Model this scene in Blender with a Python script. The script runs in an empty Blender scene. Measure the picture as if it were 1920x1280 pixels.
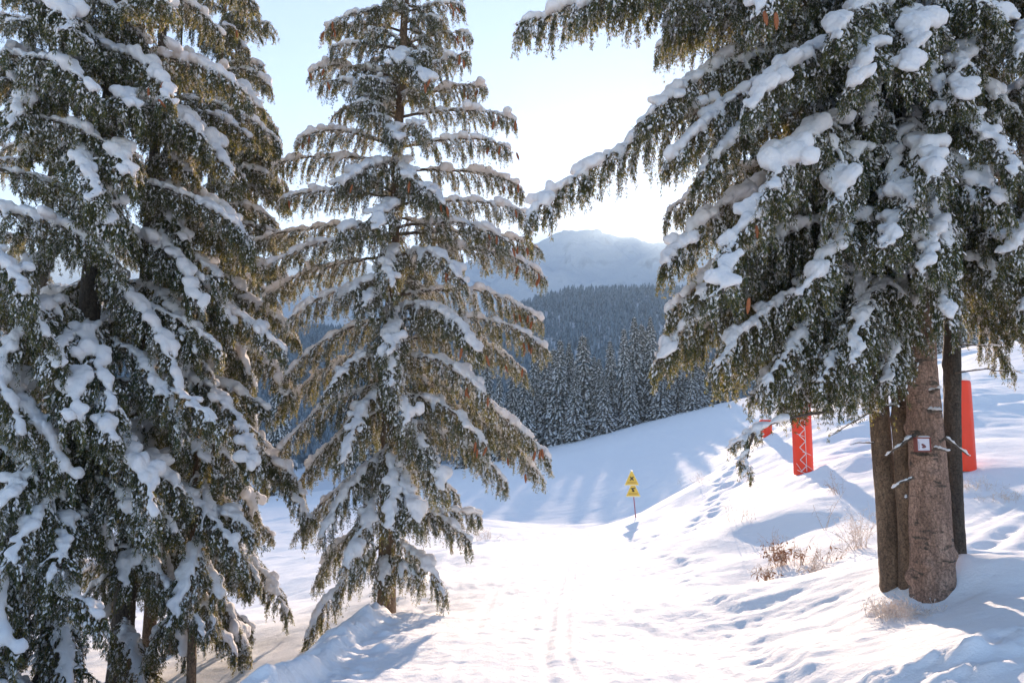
import bpy, math, random
import numpy as np
from mathutils import Vector, Matrix

# ------------------------------------------------------------------ camera, sky, sun, exposure
scene = bpy.context.scene
F = 1493.0                                   # focal length in photo pixels (28 mm)
PITCH = math.radians(7.25)
CAM_Z = 1.6
cam_d = bpy.data.cameras.new('camera'); cam = bpy.data.objects.new('camera', cam_d)
scene.collection.objects.link(cam); scene.camera = cam
cam_d.sensor_width = 36; cam_d.lens = 28.0; cam_d.clip_end = 9000; cam_d.clip_start = 0.05
cam.location = (0, 0, CAM_Z); cam.rotation_euler = (math.pi/2 + PITCH, 0, 0)

SUN_EL = math.radians(15.0); SUN_AZ = math.radians(8.9)      # azimuth: to the right of the view
world = bpy.data.worlds.new('World'); scene.world = world; world.use_nodes = True
wn = world.node_tree.nodes; wl = world.node_tree.links
sky = wn.new('ShaderNodeTexSky'); sky.sky_type = 'NISHITA'; sky.sun_disc = False
sky.sun_elevation = SUN_EL; sky.sun_rotation = SUN_AZ
sky.altitude = 1500; sky.air_density = 1.0; sky.dust_density = 0.3; sky.ozone_density = 2.2
wb = wn.new('ShaderNodeMix'); wb.data_type = 'RGBA'; wb.blend_type = 'MULTIPLY'; wb.inputs[0].default_value = 1; wb.inputs[7].default_value = (1.06, .975, .97, 1)   # the photograph's warm white balance
wl.new(sky.outputs[0], wb.inputs[6]); wl.new(wb.outputs[2], wn['Background'].inputs[0]); wn['Background'].inputs[1].default_value = 0.078
sl = bpy.data.lights.new('sun', 'SUN'); sl.energy = 5.0; sl.angle = math.radians(0.6); sl.color = (1.0, 0.76, 0.57)
so = bpy.data.objects.new('sun', sl); scene.collection.objects.link(so)
sd = Vector((math.sin(SUN_AZ)*math.cos(SUN_EL), math.cos(SUN_AZ)*math.cos(SUN_EL), math.sin(SUN_EL)))
so.rotation_euler = (-sd).to_track_quat('-Z', 'Y').to_euler(); so.location = sd*60
scene.view_settings.view_transform = 'Standard'; scene.view_settings.look = 'None'
scene.view_settings.exposure = 1.98; scene.view_settings.gamma = 1
scene.cycles.max_bounces = 8; scene.cycles.diffuse_bounces = 5; scene.cycles.transmission_bounces = 4
scene.cycles.transparent_max_bounces = 6; scene.cycles.volume_bounces = 0
scene.cycles.use_denoising = True

rng = np.random.default_rng(7)
random.seed(7)
C = scene.collection

# ------------------------------------------------------------------ helpers
def pt(px, py, d):
    """photo pixel at forward distance d (metres) -> world point"""
    u = (px-960)/F; v = (640-py)/F
    yf = math.cos(PITCH) - v*math.sin(PITCH); z = math.sin(PITCH) + v*math.cos(PITCH)
    return np.array([u/yf*d, d, CAM_Z + z/yf*d])

def _hash(ix, iy, s):
    h = (ix.astype(np.int64)*374761393 + iy.astype(np.int64)*668265263 + s*974634777) & 0x7fffffff
    h = ((h ^ (h >> 13))*1274126177) & 0x7fffffff
    return (h ^ (h >> 16)) & 0x7fffffff
def noise2(x, y, s=0):
    x = np.asarray(x, float); y = np.asarray(y, float)
    ix = np.floor(x); iy = np.floor(y); fx = x-ix; fy = y-iy
    ux = fx*fx*fx*(fx*(fx*6-15)+10); uy = fy*fy*fy*(fy*(fy*6-15)+10)
    def g(dx, dy):
        a = _hash(ix+dx, iy+dy, s)/float(0x7fffffff)*2*np.pi*7
        return np.cos(a)*(fx-dx) + np.sin(a)*(fy-dy)
    a = g(0,0)*(1-ux)+g(1,0)*ux; b = g(0,1)*(1-ux)+g(1,1)*ux
    return (a*(1-uy)+b*uy)*1.4
def fbm(x, y, o=4, s=0):
    r = 0; a = 1; f = 1
    for i in range(o):
        r = r + a*noise2(x*f, y*f, s+i*17); a *= .5; f *= 2.03
    return r
def sstep(a, b, x):
    t = np.clip((x-a)/(b-a), 0, 1); return t*t*(3-2*t)

def mesh_np(name, V, Fc, mats, midx=None, smooth=False):
    V = np.asarray(V, np.float32).reshape(-1, 3); Fc = np.asarray(Fc, np.int32)
    n, k = Fc.shape
    me = bpy.data.meshes.new(name)
    me.vertices.add(len(V)); me.vertices.foreach_set('co', V.ravel())
    me.loops.add(n*k); me.loops.foreach_set('vertex_index', Fc.ravel())
    me.polygons.add(n); me.polygons.foreach_set('loop_start', np.arange(n, dtype=np.int32)*k)
    me.polygons.foreach_set('loop_total', np.full(n, k, np.int32))
    for m in (mats if isinstance(mats, (list, tuple)) else [mats]): me.materials.append(m)
    if midx is not None: me.polygons.foreach_set('material_index', np.asarray(midx, np.int32))
    if smooth: me.polygons.foreach_set('use_smooth', np.ones(n, bool))
    me.update(calc_edges=True)
    return me
def link(name, me, parent=None, loc=None):
    o = bpy.data.objects.new(name, me); C.objects.link(o)
    if parent is not None: o.parent = parent
    if loc is not None: o.location = loc
    return o
def tag(o, label, cat, group=None, kind=None):
    if label: o['label'] = label
    if cat: o['category'] = cat
    if group: o['group'] = group
    if kind: o['kind'] = kind
    return o
def empty(name, loc, label, cat, group=None):
    o = bpy.data.objects.new(name, None); C.objects.link(o); o.location = tuple(map(float, loc))
    o.empty_display_size = .2
    return tag(o, label, cat, group)

class MB:
    """collects quads / tris with from_pydata"""
    def __init__(s): s.v = []; s.f = []; s.m = []
    def add(s, vs, fs, m=0):
        b = len(s.v); s.v += [tuple(map(float, q)) for q in vs]; s.f += [tuple(b+i for i in q) for q in fs]; s.m += [m]*len(fs)
    def build(s, name, mats, parent=None, smooth=False, loc=None):
        me = bpy.data.meshes.new(name); me.from_pydata(s.v, [], s.f)
        for m in (mats if isinstance(mats, (list, tuple)) else [mats]): me.materials.append(m)
        me.polygons.foreach_set('material_index', s.m)
        if smooth: me.polygons.foreach_set('use_smooth', [True]*len(s.f))
        me.update(); return link(name, me, parent, loc)

def frames(P):
    """tangent, side, up along polylines P (...,K,3)"""
    T = np.gradient(P, axis=-2); T /= np.linalg.norm(T, axis=-1, keepdims=True)+1e-9
    ref = np.zeros_like(T); ref[..., 2] = 1
    m = np.abs(T[..., 2]) > .95; ref[m] = (0.3, 1, 0)
    S = np.cross(T, ref); S /= np.linalg.norm(S, axis=-1, keepdims=True)+1e-9
    U = np.cross(S, T); return T, S, U
def tubes(P, R, n=6):
    """P (M,K,3), R (M,K) -> verts, quads of M tubes"""
    M, K, _ = P.shape
    T, S, U = frames(P)
    a = np.arange(n)/n*2*np.pi
    V = P[:, :, None] + R[:, :, None, None]*(S[:, :, None]*np.cos(a)[None, None, :, None] + U[:, :, None]*np.sin(a)[None, None, :, None])
    idx = np.arange(M*K*n).reshape(M, K, n)
    q = np.stack([idx[:, :-1], np.roll(idx, -1, 2)[:, :-1], np.roll(idx, -1, 2)[:, 1:], idx[:, 1:]], -1).reshape(-1, 4)
    return V.reshape(-1, 3), q

# ------------------------------------------------------------------ materials
def new_mat(name):
    m = bpy.data.materials.new(name); m.use_nodes = True; nt = m.node_tree
    return m, nt, nt.nodes['Principled BSDF'], nt.nodes['Material Output']
def N(nt, t, **kw):
    n = nt.nodes.new(t)
    for k, v in kw.items():
        if k in n.inputs: n.inputs[k].default_value = v
        else: setattr(n, k, v)
    return n
def coords(nt, kind='Object'): return nt.nodes.new('ShaderNodeTexCoord').outputs[kind]
def noise_n(nt, vec, scale, detail=4, rough=.55, dist=0):
    n = N(nt, 'ShaderNodeTexNoise', Scale=scale, Detail=detail, Roughness=rough, Distortion=dist)
    nt.links.new(vec, n.inputs['Vector']); return n.outputs['Fac']
def ramp(nt, fac, stops):
    r = nt.nodes.new('ShaderNodeValToRGB'); e = r.color_ramp.elements
    while len(e) < len(stops): e.new(.5)
    for i, (p, c) in enumerate(stops): e[i].position = p; e[i].color = (*c, 1)
    nt.links.new(fac, r.inputs[0]); return r.outputs[0]
def bump(nt, h, strength, dist, nrm=None):
    b = N(nt, 'ShaderNodeBump', Strength=strength, Distance=dist); nt.links.new(h, b.inputs['Height'])
    if nrm is not None: nt.links.new(nrm, b.inputs['Normal'])
    return b.outputs[0]

def snow_material(name, ground):
    m, nt, p, out = new_mat(name)
    p.inputs['Base Color'].default_value = (.89, .895, .91, 1)
    p.inputs['Roughness'].default_value = .8; p.inputs['Specular IOR Level'].default_value = .08
    c = coords(nt, 'Object')
    if ground:
        h1 = noise_n(nt, c, 3.5, 6, .6); b = bump(nt, h1, .5, .05)
        h2 = noise_n(nt, c, 38, 5, .7); b = bump(nt, h2, .7, .012, b)
        nt.links.new(b, p.inputs['Normal'])
    else:
        h1 = noise_n(nt, c, 22, 5, .65); b = bump(nt, h1, .5, .02)
        nt.links.new(b, p.inputs['Normal'])
        p.inputs['Base Color'].default_value = (.87, .865, .87, 1)
        tr = N(nt, 'ShaderNodeBsdfTranslucent', Color=(.95, .86, .80, 1)); nt.links.new(b, tr.inputs['Normal'])
        mx = N(nt, 'ShaderNodeMixShader', Fac=.22)
        nt.links.new(p.outputs[0], mx.inputs[1]); nt.links.new(tr.outputs[0], mx.inputs[2]); nt.links.new(mx.outputs[0], out.inputs[0])
    return m
M_GROUND = snow_material('snow_ground', True)
M_SNOW = snow_material('snow_on_branch', False)

def needle_material(name, col, tcol, tf):
    m, nt, p, out = new_mat(name)
    c = coords(nt, 'Object'); f = noise_n(nt, c, 9, 3)
    d = tuple(x*.5 for x in col); b = tuple(min(1, x*1.4) for x in col)
    cr = ramp(nt, f, [(.35, d), (.65, b)]); nt.links.new(cr, p.inputs['Base Color'])
    p.inputs['Roughness'].default_value = .6; p.inputs['Specular IOR Level'].default_value = .3
    tr = N(nt, 'ShaderNodeBsdfTranslucent', Color=(*tcol, 1))
    mx = N(nt, 'ShaderNodeMixShader', Fac=tf)
    nt.links.new(p.outputs[0], mx.inputs[1]); nt.links.new(tr.outputs[0], mx.inputs[2]); nt.links.new(mx.outputs[0], out.inputs[0])
    return m
M_N1 = needle_material('needles_dark', (.042, .068, .042), (.20, .21, .06), .28)
M_N2 = needle_material('needles_olive', (.135, .128, .045), (.44, .36, .07), .36)
M_N3 = needle_material('needles_frosted', (.60, .56, .53), (.55, .45, .38), .25)
NEEDLES = [M_N1, M_N2, M_N3, M_SNOW]

def bark_material(name, stops, scale=6, lichen=False):
    m, nt, p, out = new_mat(name)
    c = coords(nt, 'Object')
    mp = N(nt, 'ShaderNodeMapping'); mp.inputs['Scale'].default_value = (1, 1, .35); nt.links.new(c, mp.inputs['Vector'])
    f = noise_n(nt, mp.outputs[0], scale, 8, .65, .6)
    col = ramp(nt, f, stops)
    if lichen:
        mp2 = N(nt, 'ShaderNodeMapping'); mp2.inputs['Scale'].default_value = (1, 1, 2.6); nt.links.new(c, mp2.inputs['Vector'])
        s = noise_n(nt, mp2.outputs[0], 4.5, 5, .6, .3)
        sm = ramp(nt, s, [(.56, (0, 0, 0)), (.64, (1, 1, 1))])
        mix = N(nt, 'ShaderNodeMix', data_type='RGBA'); nt.links.new(sm, mix.inputs[0]); nt.links.new(col, mix.inputs[6])
        mix.inputs[7].default_value = (.075, .06, .045, 1)
        col = mix.outputs[2]
        s2 = noise_n(nt, c, 2.6, 6, .7, .8)
        sm2 = ramp(nt, s2, [(.60, (0, 0, 0)), (.70, (.8, .8, .8))])
        mix2 = N(nt, 'ShaderNodeMix', data_type='RGBA'); nt.links.new(sm2, mix2.inputs[0]); nt.links.new(col, mix2.inputs[6])
        mix2.inputs[7].default_value = (.22, .135, .04, 1); col = mix2.outputs[2]
    f3 = noise_n(nt, c, 45, 6, .7); sp = ramp(nt, f3, [(.36, (.35, .33, .32)), (.5, (.95, .95, .95)), (.66, (1.5, 1.45, 1.4))])
    mm = N(nt, 'ShaderNodeMix', data_type='RGBA', blend_type='MULTIPLY'); mm.inputs[0].default_value = .9; nt.links.new(col, mm.inputs[6]); nt.links.new(sp, mm.inputs[7]); col = mm.outputs[2]
    vv = N(nt, 'ShaderNodeTexVoronoi', Scale=scale*5, feature='DISTANCE_TO_EDGE'); nt.links.new(mp.outputs[0], vv.inputs['Vector'])
    cr_ = ramp(nt, vv.outputs['Distance'], [(.0, (.45, .42, .4)), (.12, (1, 1, 1))])
    m4 = N(nt, 'ShaderNodeMix', data_type='RGBA', blend_type='MULTIPLY'); m4.inputs[0].default_value = .6; nt.links.new(col, m4.inputs[6]); nt.links.new(cr_, m4.inputs[7]); col = m4.outputs[2]
    nt.links.new(col, p.inputs['Base Color']); p.inputs['Roughness'].default_value = .85
    v = N(nt, 'ShaderNodeTexVoronoi', Scale=scale*6); nt.links.new(mp.outputs[0], v.inputs['Vector'])
    b = bump(nt, f3, .8, .02, bump(nt, f, .9, .03)); b = bump(nt, v.outputs['Distance'], .6, .012, b); nt.links.new(b, p.inputs['Normal'])
    return m
M_BARK = bark_material('bark_brown', [(.3, (.09, .058, .035)), (.5, (.18, .118, .075)), (.7, (.28, .195, .13))])
M_BARKP = bark_material('bark_pinkish_lichen', [(.3, (.15, .09, .06)), (.5, (.32, .20, .145)), (.7, (.47, .31, .23))], 5, True)
M_BARKD = bark_material('bark_dark', [(.3, (.035, .03, .024)), (.5, (.07, .056, .042)), (.7, (.13, .10, .075))])
M_TWIG = bark_material('twig_bark', [(.3, (.06, .045, .035)), (.6, (.17, .13, .10)), (.7, (.25, .2, .16))], 14)

def plain(name, col, rough=.6, var=.15, scale=12, bs=0.2):
    m, nt, p, out = new_mat(name); c = coords(nt, 'Object'); f = noise_n(nt, c, scale, 5)
    cr = ramp(nt, f, [(.3, tuple(x*(1-var) for x in col)), (.7, tuple(min(1, x*(1+var)) for x in col))])
    nt.links.new(cr, p.inputs['Base Color']); p.inputs['Roughness'].default_value = rough
    nt.links.new(bump(nt, f, bs, .01), p.inputs['Normal']); return m
M_CONE = plain('spruce_cone', (.30, .095, .03), .7, .35, 60, .6)
M_RED = plain('red_foam_cover', (.86, .040, .004), .45, .08, 3, .25)
M_GREY = plain('grey_metal', (.2, .2, .2), .5)
M_LACE = plain('white_cord', (.75, .70, .68), .7)
M_YEL = plain('yellow_sign_face', (.85, .56, .07), .4, .05)
M_YELW = plain('yellow_sign_edge', (.88, .80, .50), .4, .05)
M_BLK = plain('black_print', (.03, .025, .02), .5)
M_LINE = plain('brown_print', (.45, .28, .05), .5)
M_POLE = plain('purple_red_pole', (.35, .07, .10), .5)
M_FRAME = plain('red_brown_frame', (.20, .045, .03), .6)
M_BOARD = plain('white_board', (.62, .60, .66), .5, .05)
M_ICON = plain('dark_red_print', (.16, .05, .05), .6)
M_LEAF = plain('dead_leaf', (.36, .16, .07), .8, .4, 30)
M_STEM = plain('dry_stem', (.55, .40, .28), .8, .3, 20)
M_FROST = plain('frosted_grass', (.72, .62, .54), .8, .2, 20)

# ------------------------------------------------------------------ terrain
ctrl = []
def W(x, y, z): ctrl.append((x, y, z))
def G(px, py, d): ctrl.append(tuple(pt(px, py, d)))
for x, y, z in [(-1.5,-6,.15),(1.5,-6,.15),(5,-6,.4),(-6,-6,-.7),(-1.2,0,.02),(1.2,0,.0),(4,0,.15),(-4,0,-.7),(-1.5,3,-.1),(.3,3,-.1),(2,3,-.1),
                (-3.2,3.5,-.7),(-6,5,-1.2),(-12,2,-1.8),(9,0,.7),(14,-6,1.2),(-16,-6,-2),(-25,10,-3),(18,6,1.4),(12,3,.9)]: W(x, y, z)
def PZ(x, y): W(x, y, -.11-.0365*y)
for y, xl, xr in [(6,-1.6,2.1),(9,-1.5,2.4),(13,-1.35,2.7),(18,-1.2,3.0),(23.5,-.9,3.2)]:
    PZ(xl, y); PZ((xl+xr)/2, y); PZ(xr, y)
for a in [(720,1168,11),(640,1195,10),(380,1300,9),(300,1260,11),(450,1150,16),(600,1120,17),(300,1140,20),(560,1060,24),(300,1050,32),(820,1060,17),(860,1010,23),
          (1040,990,24.5),(1040,997,29),(1040,982,40),(900,975,38),(1130,975,45),(1250,930,45),(1100,900,60),(1300,850,65),(950,925,58),
          (1020,850,96),(1100,828,98),(1200,800,100),(1330,766,101),(1390,752,102),(1500,725,103),(1700,680,103),(1850,642,104),(1920,630,104),(900,885,95),(600,930,95),(300,960,90),(100,960,60),
          (1160,986,26.5),(1230,951,27),(1300,909,27),(1380,866,27),(1430,822,29),(1500,792,32),(1600,762,36),(1700,728,42),(1830,665,60),(1915,640,72),
          (1300,960,34),(1400,880,42),(1500,800,50),(1640,760,60),
          (1812,875,16),(1507,889,21),(1200,1030,19.5),(1300,1000,17),(1400,975,16),(1450,1005,15),(1530,955,15.5),(1600,930,16),(1600,1042,12),(1500,1078,11.4),(1400,1100,11),(1300,1105,11.3),
          (1690,1112,8.5),(1745,1125,8.1),(1800,1075,8.4),(1740,1180,7.2),(1860,1085,8.4),(1750,1230,6.2),(1900,1190,6.5),(1900,1030,10.5),(1900,920,14.5),(1900,810,22),(1900,725,36),
          (2300,1000,9),(2300,800,22),(2300,650,60),(-400,1100,25),(-400,1000,60)]: G(*a)
ctrl = np.array(ctrl)
def _warp(x, y):                 # compress distance so far and near points interpolate evenly
    r = 14.0; yy = np.where(y > 0, r*np.log1p(np.maximum(y, 0)/r)*1.6, y*1.6)
    return x*1.6/(1+np.maximum(y, 0)/r), yy
def _phi(r2): return .5*r2*np.log(r2+1e-9)
cx, cy = _warp(ctrl[:, 0], ctrl[:, 1])
zscale = 1/(1+np.maximum(ctrl[:, 1], 0)/14.0)
_A = np.zeros((len(ctrl)+3,)*2)
_A[:-3, :-3] = _phi((cx[:, None]-cx)**2 + (cy[:, None]-cy)**2) + np.eye(len(ctrl))*.02
_A[:-3, -3:] = np.c_[np.ones(len(ctrl)), cx, cy]; _A[-3:, :-3] = _A[:-3, -3:].T
_w = np.linalg.solve(_A, np.r_[(ctrl[:, 2]-CAM_Z)*zscale, 0, 0, 0])
def base_z(x, y):
    x = np.asarray(x, float); y = np.asarray(y, float)
    yc = np.clip(y, -7, 106)
    xl = (2300-960)/F*(yc+16); xc = np.clip(x, -xl, xl)
    wx, wy = _warp(xc, yc); out = np.zeros(np.shape(x)).ravel(); fx = wx.ravel(); fy = wy.ravel()
    for i in range(0, len(fx), 20000):
        a = fx[i:i+20000]; b = fy[i:i+20000]
        out[i:i+20000] = _phi((a[:, None]-cx)**2+(b[:, None]-cy)**2) @ _w[:-3] + _w[-3] + _w[-2]*a + _w[-1]*b
    z = out.reshape(np.shape(x))*(1+np.maximum(yc, 0)/14.0) + CAM_Z
    d = np.maximum(y-106, 0); z = z - .22*d*d/(d+18)
    return z
# footprints and lumps
foot = []
_r = np.random.default_rng(11)
for k in range(46):            # a track of prints up the right-hand slope
    t = k/46; foot.append((3.2+5.2*t+_r.normal(0, .12)+(k % 2)*.25, 17+13*t+_r.normal(0, .2), .17))
for k in range(8): foot.append((_r.uniform(3.5, 9), _r.uniform(17, 28), _r.uniform(.10, .2)))
for k in range(22): foot.append((_r.uniform(2.2, 4.0), _r.uniform(7, 10.5), _r.uniform(.03, .06)))
for k in range(40): foot.append((-1.5+_r.normal(0, .25), _r.uniform(7, 16), _r.uniform(.05, .10)))
foot = np.array(foot)
def curve_x(y, pts):
    ys = [p[0] for p in pts]; xs = [p[1] for p in pts]; return np.interp(y, ys, xs)
def detail_z(x, y):
    near = 1-sstep(35, 60, y)
    z = .10*fbm(x*.35, y*.35, 3, 3)*near + .011*fbm(x*1.7, y*1.7, 3, 9)*near
    z += .6*fbm(x*.03, y*.03, 3, 5)*sstep(40, 70, y)*(1-.6*sstep(85, 100, y)) + .05*fbm(x*.5, y*.12, 3, 6)*sstep(40, 60, y) + .035*fbm(x*.35+y*.25, y*1.3-x*.3, 3, 8)*sstep(30, 45, y)
    # path flattening and texture
    xl = curve_x(y, [(0,-1.9),(6,-1.75),(9,-1.6),(13,-1.45),(18,-1.35),(24,-1.0)]) + .10*fbm(y*.9, y*0+3, 3, 21)
    xr = curve_x(y, [(0,2.0),(6,2.35),(9,2.6),(13,2.9),(18,3.15),(26,3.3)]) + .14*fbm(y*.8, y*0+7, 3, 22)
    on = sstep(xl-.05, xl+.15, x)*(1-sstep(xr-.15, xr+.1, x))*(1-sstep(24, 26, y))
    z = z*(1-on*.7) - on*.04
    z += on*(.016*fbm(x*4.5, y*2.2, 4, 31)+.010*np.maximum(0, fbm(x*11, y*9, 2, 36)) + .0035*np.sin(x*2*np.pi/.06+.6*fbm(x*.5, y*.5, 2, 33))*sstep(.1, .5, fbm(x*.8+3, y*.25, 2, 35)+.15))
    # wheel and ski grooves along the path
    for pts, w, dp in [([(3,.15),(6,.35),(8,.30),(11,.55),(15,1.0),(22,1.5)],.05,.028), ([(3,.5),(6,.62),(8,.52),(11,.72),(15,1.15),(22,1.6)],.04,.022),
                       ([(3,1.4),(6,1.5),(10,1.2),(16,.9),(22,1.3)],.05,.014), ([(3,-.6),(7,-.5),(12,-.3),(20,.6)],.05,.012), ([(3,2.6),(6,2.2),(9,1.6),(14,1.3),(20,1.6)],.03,.015)]:
        dx = x-curve_x(y, pts); g = np.exp(-(dx/w)**2) - .45*np.exp(-((np.abs(dx)-w*2)/(w*.8))**2)
        z -= 1.35*dp*g*(1-sstep(20, 23, y))*(.6+.4*noise2(x, y*1.2, 41))
    # ploughed berm on the left edge: chunky in the foreground
    chunk = np.abs(fbm(x*3.3, y*3.3, 3, 51)); f1 = 1-sstep(9.5, 12, y)
    bh = (.24+.09*fbm(y*1.3, x*0, 2, 52))*f1 + .05*(1-f1)*(1-sstep(18, 24, y))
    z += bh*np.exp(-(np.maximum(0, x-(xl-.12))/.15)**2-(np.maximum(0, (xl-.2)-x)/.35)**2)*(.85+.25*chunk) + .07*chunk*np.exp(-((x-(xl+.25))/.35)**2)*f1
    z += .05*np.abs(fbm(x*7, y*7, 3, 57))*np.exp(-((x-(xl+.05))/.3)**2)*f1 - .22*sstep(.25, 1.1, xl-x)*(1-sstep(2.0, 4.5, xl-x))*f1
    # ribbed side cut of the berm
    z += .016*np.sin(y*2*np.pi/.17+1.5*noise2(x*2, y*1.5, 53))*np.exp(-((x-(xl+.2))/.16)**2)*f1
    # lumps on the right edge
    z += .03*np.abs(fbm(x*3, y*3, 3, 61))*np.exp(-((x-xr)/.3)**2)*(1-sstep(22, 26, y))
    rough = sstep(1.8, 2.6, x)*(1-sstep(11, 13, y))*(1-sstep(5.5, 7, x))*sstep(6, 7.5, y)
    z += rough*(.015*fbm(x*1.3, y*3.0, 3, 63)+.008*fbm(x*9, y*9, 3, 66))
    # packed snow bumps at the lower right
    for (bx, by, bw, bl, bh_) in ((2.75,6.05,.40,.16,.11),(3.35,6.0,.30,.14,.15),(3.75,6.2,.45,.18,.08),(2.3,6.9,.22,.12,.06),(3.1,5.7,.3,.12,.10)):
        blob = np.exp(-(((x-bx)/bw)**2+((y-by)/bl)**2)); z += .55*blob*bh_*(1+1.1*fbm(x*5, y*5, 4, 64))
    # diagonal tracks across the right bank, in front of and behind the trunks
    for (x0, y0, x1, y1, w, dp) in [(2.6,9.6,5.0,10.6,.10,.07),(2.9,10.2,5.4,11.4,.10,.07),(3.2,10.9,5.6,12.3,.08,.05),(5.4,9.9,11,13.6,.13,.13),(5.4,10.6,11,14.6,.13,.13),(5.5,11.6,11,15.4,.08,.06),(2.9,9.0,4.6,9.6,.07,.05),
                                    (7,19,20,34,.5,.25),(10,24,22,30,.4,.2),(6,33,16,44,.4,.2)]:
        L = math.hypot(x1-x0, y1-y0); tx, ty = (x1-x0)/L, (y1-y0)/L
        s = (x-x0)*tx+(y-y0)*ty; dn = (x-x0)*-ty+(y-y0)*tx + w*1.2*noise2(s*.5, s*0+x0, 71)
        e = sstep(-.3, .3, s)*(1-sstep(L-.3, L+.3, s))
        dp = dp*(.26 if x0 < 5 else .5)*(1+.8*noise2(s*1.3, s*0+y0, 72))*(.7+.5*noise2(x*3, y*3, 73))
        z += e*(-dp*np.exp(-(dn/w)**2)+.45*dp*np.exp(-((np.abs(dn)-w*1.9)/(w*.8))**2))
    # wells and mounds round the trunks
    z += .22*np.exp(-(((x-5.15)/.75)**2+((y-8.3)/.45)**2)) - .10*np.exp(-(((x-4.25)/.5)**2+((y-7.9)/.35)**2))
    z += .14*np.exp(-(((x+1.35)/.5)**2+((y-10.2)/.5)**2)) + .30*np.exp(-(((x-7.9)/1.1)**2+((y-19.6)/1.1)**2)) - .14*np.exp(-(((x-3.8)/1.)**2+((y-12.3)/.8)**2))
    m = (y > 5) & (y < 31) & (x > -2.5) & (x < 10)
    if np.any(m):
        xm, ym = x[m], y[m]; zz = np.zeros_like(xm)
        for fx, fy, r in foot:
            k = (np.abs(xm-fx) < r*3) & (np.abs(ym-fy) < r*4)
            if k.any():
                q = ((xm[k]-fx)/r)**2+((ym[k]-fy)/(r*1.4))**2
                zz[k] += -.26*r*np.exp(-q*1.6)+.12*r*np.exp(-(np.sqrt(q)-1.5)**2*4)
        z[m] += zz
    return z
def ground_z(x, y):
    x = np.atleast_1d(np.asarray(x, float)); y = np.atleast_1d(np.asarray(y, float))
    return base_z(x, y)+detail_z(x, y)
def gz(x, y): return float(ground_z(x, y)[0])

def spaced(c0, step0, grow, lo, hi):
    up = [c0]; s = step0
    while up[-1] < hi: up.append(up[-1]+s); s = step0+max(0, up[-1]-c0)*grow
    dn = [c0]
    while dn[-1] > lo: dn.append(dn[-1]-(step0+max(0, c0-dn[-1])*grow))
    return np.array(sorted(set(dn[1:]+up)))
gx = spaced(.5, .032, .011, -330, 420)
ys = [4.2]
while ys[-1] < 620: ys.append(ys[-1] + max(.026, .0042*ys[-1]) * (1 if ys[-1] < 140 else 4))
dn = [4.2]; s = .03
while dn[-1] > -30: dn.append(dn[-1]-s); s *= 1.07
gy = np.array(sorted(dn[1:]+ys))
XX, YY = np.meshgrid(gx, gy)
ZZ = ground_z(XX.ravel(), YY.ravel()).reshape(XX.shape)
idx = np.arange(XX.size).reshape(XX.shape)
q = np.stack([idx[:-1, :-1], idx[:-1, 1:], idx[1:, 1:], idx[1:, :-1]], -1).reshape(-1, 4)
ground = link('ground', mesh_np('ground', np.stack([XX, YY, ZZ], -1), q, M_GROUND, smooth=True)); ground['kind'] = 'structure'
print('ground verts', XX.size)

# ------------------------------------------------------------------ far hill and mountain
def outline(px, tab): return np.interp(px, [t[0] for t in tab], [t[1] for t in tab])
HILL = [(-600,560),(200,575),(560,595),(700,600),(860,590),(955,563),(1010,545),(1068,528),(1173,522),(1240,520),(1400,530),(1700,560),(2200,600),(2800,600)]
def hill_z(x, y):
    px = 960+F*x/np.maximum(y, 1)
    top = CAM_Z + (830-(outline(px, HILL)+34))/F*820*.997
    t = sstep(300, 820, y); base = -38+0*x
    back = sstep(820, 1200, y)
    z = base+(top-base)*(.25*sstep(250, 480, y)+.75*sstep(420, 820, y))
    return z - back*40 + (5*fbm(x*.008, y*.008, 4, 81))*sstep(300, 500, y)
def gridsheet(name, xs, ysv, fz, mat):
    X, Y = np.meshgrid(xs, ysv); Z = fz(X, Y); i = np.arange(X.size).reshape(X.shape)
    qq = np.stack([i[:-1, :-1], i[:-1, 1:], i[1:, 1:], i[1:, :-1]], -1).reshape(-1, 4)
    o = link(name, mesh_np(name, np.stack([X, Y, Z], -1), qq, mat, smooth=True)); o['kind'] = 'structure'; return o
M_HILL, nt, p, out = new_mat('hill_snow'); p.inputs['Base Color'].default_value = (.7, .72, .76, 1); p.inputs['Roughness'].default_value = .8
nt.links.new(bump(nt, noise_n(nt, coords(nt), .05, 6), .6, 4), p.inputs['Normal'])
gridsheet('hill', np.linspace(-900, 1300, 220), np.linspace(240, 1200, 130), hill_z, M_HILL)

MT = [(-900,500),(100,470),(420,500),(560,492),(700,500),(850,497),(930,486),(962,468),(994,454),(1030,440),(1068,424),(1100,422),(1140,434),(1180,442),(1232,452),(1330,448),(1500,430),(1700,470),(2000,520),(2800,560)]
MY = 1600.0
def mount_z(x, y):
    px = 960+F*x/MY
    top = CAM_Z+(830-outline(px, MT))/F*MY
    t = np.clip((y-930)/(MY-930), 0, 1)
    z = 95+(top-95)*(t**1.05)
    z = z - np.maximum(y-MY, 0)*.45
    rid = 1-np.abs(fbm(x*.0036+.3, y*.0036, 5, 91)); amp = sstep(0, .45, t)*(1-.80*sstep(.8, 1, t))
    z += (rid-.65)*85*amp + 17*fbm(x*.017, y*.017, 5, 95)*amp
    return z
M_MT, nt, p, out = new_mat('mountain_snow_rock')
geo = nt.nodes.new('ShaderNodeNewGeometry'); sx = nt.nodes.new('ShaderNodeSeparateXYZ'); nt.links.new(geo.outputs['Normal'], sx.inputs[0])
nz = noise_n(nt, coords(nt), .012, 8, .65)
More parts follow.
